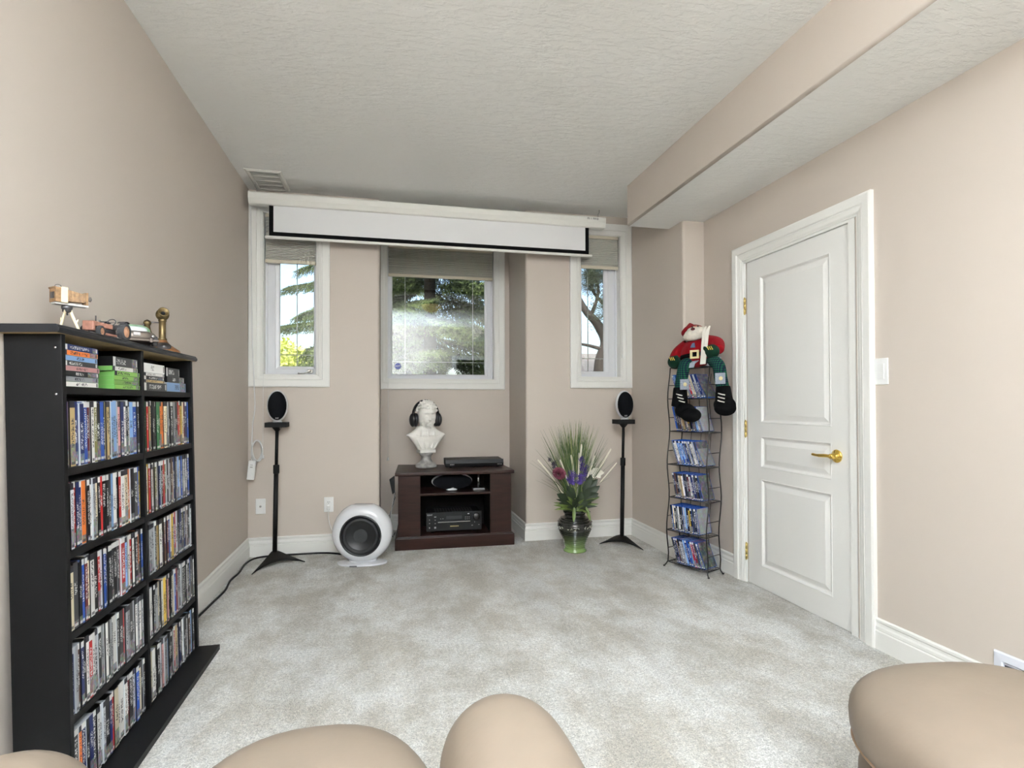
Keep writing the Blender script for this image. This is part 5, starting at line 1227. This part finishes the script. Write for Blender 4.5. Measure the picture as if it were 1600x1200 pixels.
# yellow-green shrubs below the left window view
def leafball(seed, n, r3):
    r_ = random.Random(seed); v = []; f = []; g = []
    for k in range(n):
        d = Vector((r_.gauss(0, 1), r_.gauss(0, 1), r_.gauss(0, 1))).normalized()*(r_.random()**.4); p = Vector((d.x*r3[0], d.y*r3[1], d.z*r3[2]))
        a = Vector((r_.gauss(0, 1), r_.gauss(0, 1), r_.gauss(0, 1))).normalized()*.055; b = a.orthogonal().normalized()*.024; i = len(v)
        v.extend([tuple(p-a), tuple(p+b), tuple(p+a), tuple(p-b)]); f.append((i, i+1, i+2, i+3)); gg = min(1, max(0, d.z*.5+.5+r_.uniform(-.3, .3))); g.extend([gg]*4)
    q = MB(); q.v = v; q.f = f; return mesh_attr(q, g, 'foliage', M_SHRB)
for i, (x, y, r3, lab) in enumerate(((-2.0, 10.6, (.75, .6, .95), 'yellow-green leafy shrub seen low through the left window'), (-3.2, 11.8, (.8, .7, 1.0), 'pale leafy shrub further left outside the left window'), (-1.3, 12.6, (.8, .7, 1.0), 'leafy shrub behind the spruce outside the left window'))):
    e = thing('leafy_shrub', lab, 'shrub', (x, y, .55), group='shrubs outside the windows')
    o = bpy.data.objects.new('foliage', leafball(i, 4200, r3)); COL.objects.link(o); o.parent = e; o.location = (0, 0, r3[2]*.9); o['kind'] = 'stuff'
    q = MB(); q.tube([(0, 0, 0), (.02, 0, r3[2])], [.04, .02], 7); q.build('stem', M_BARK, e)
# gnarled pine beyond the right window
pn = thing('pine_tree', 'gnarled pine with bare branches seen through the window nearest the door', 'tree', (4.05, 9.9, .55), group='trees outside the windows')
q = MB(); q.tube(smooth_path([(-.10, 0, 0), (-.12, 0, .7), (-.10, 0, 1.35), (.02, .05, 1.75), (-.18, 0, 2.1), (-.42, 0, 2.35), (-.62, .1, 2.8)], 6), [.17-.0035*i for i in range(37)], 10)
q.build('trunk', M_BARK, pn)
brs = [[(-.08, 0, 1.25), (.15, 0, 1.55), (.26, 0, 1.95), (.34, 0, 2.2)], [(-.05, 0, 1.6), (-.4, .1, 1.7), (-.8, .1, 1.72)], [(0, 0, 1.78), (.12, 0, 2.05), (.06, 0, 2.5), (.18, 0, 3.0), (.1, 0, 3.5)], [(-.10, 0, 1.0), (-.5, .1, 1.15), (-.9, .1, 1.18)], [(.05, 0, 2.4), (-.25, .05, 2.75), (-.3, .05, 3.3)], [(.10, 0, 2.7), (.35, .05, 2.9), (.6, 0, 3.3)], [(-.3, 0, 2.25), (-.15, 0, 2.7), (-.25, .0, 3.1)]]
for b_ in brs:
    q = MB(); pts = smooth_path(b_, 5); n_ = len(pts); q.tube(pts, [.035*(1-.8*i/n_)+.006 for i in range(n_)], 7); q.build('branch', M_BARK, pn)
def tufts(seed, cents):
    r_ = random.Random(seed); v = []; f = []; g = []
    for c in cents:
        for k in range(70):
            p = Vector(c)+Vector((r_.gauss(0, .07), r_.gauss(0, .07), r_.gauss(0, .06))); d = Vector((r_.gauss(0, 1), r_.gauss(0, 1), r_.gauss(.2, 1))).normalized()*.085; w = d.orthogonal().normalized()*.006; i = len(v)
            v.extend([tuple(p-w), tuple(p+w), tuple(p+d)]); f.append((i, i+1, i+2)); gg = r_.random(); g.extend([gg]*3)
    q = MB(); q.v = v; q.f = f; return mesh_attr(q, g, 'needle_tufts', M_PINE)
rr = random.Random(17); cents = []
for b_ in brs[2:3]+brs[4:]:
    for p in smooth_path(b_, 5)[6:]:
        for k in range(8): cents.append(tuple(p+Vector((rr.gauss(0, .14), rr.gauss(0, .1), rr.gauss(0, .12)))))
o = bpy.data.objects.new('needle_tufts', tufts(3, cents)); COL.objects.link(o); o.parent = pn; o['kind'] = 'stuff'
# neighbour's low roof and fence beyond the pine
nb = thing('garden_shed', 'low grey roofed shed behind the pine outside the right window', 'shed', (5.0, 12.4, .55))
q = MB(); q.box(-1.5, 1.8, -.8, .8, 0, 1.0); q.build('wall', mat('shed_wall', (150, 146, 138), .8), nb)
q = MB(); q.prism([(-1.05, .95), (1.05, .95), (0, 1.75)], -1.8, 2.1, M=Matrix(((0, 0, 1, 0), (1, 0, 0, 0), (0, 1, 0, 0), (0, 0, 0, 1)))); q.build('roof', M_ROOF, nb)
# security sticker inside the niche window
M_STB = mat('sticker_blue', (42, 62, 150), .4); M_STW = mat('sticker_white', (236, 236, 240), .4)
st = thing('security_sticker', 'small blue octagonal security sticker in the corner of the niche window', 'sticker', (.078, YN+.112, 1.485))
q = MB(); oc = [(.034*math.cos(R(22.5+45*k)), .034*math.sin(R(22.5+45*k))) for k in range(8)]; q.prism(oc, 0, .0012, M=RX(PI/2)); q.build('backing', M_STW, st)
q = MB(); q.prism([(x*.9, y*.9) for x, y in oc], .0012, .0018, M=RX(PI/2)); fb = q.build('blue_field', M_STB, st)
text('ADT', .024, M_STW, fb, (0, -.0022, 0), (PI/2, 0, 0), 'sticker_letters')
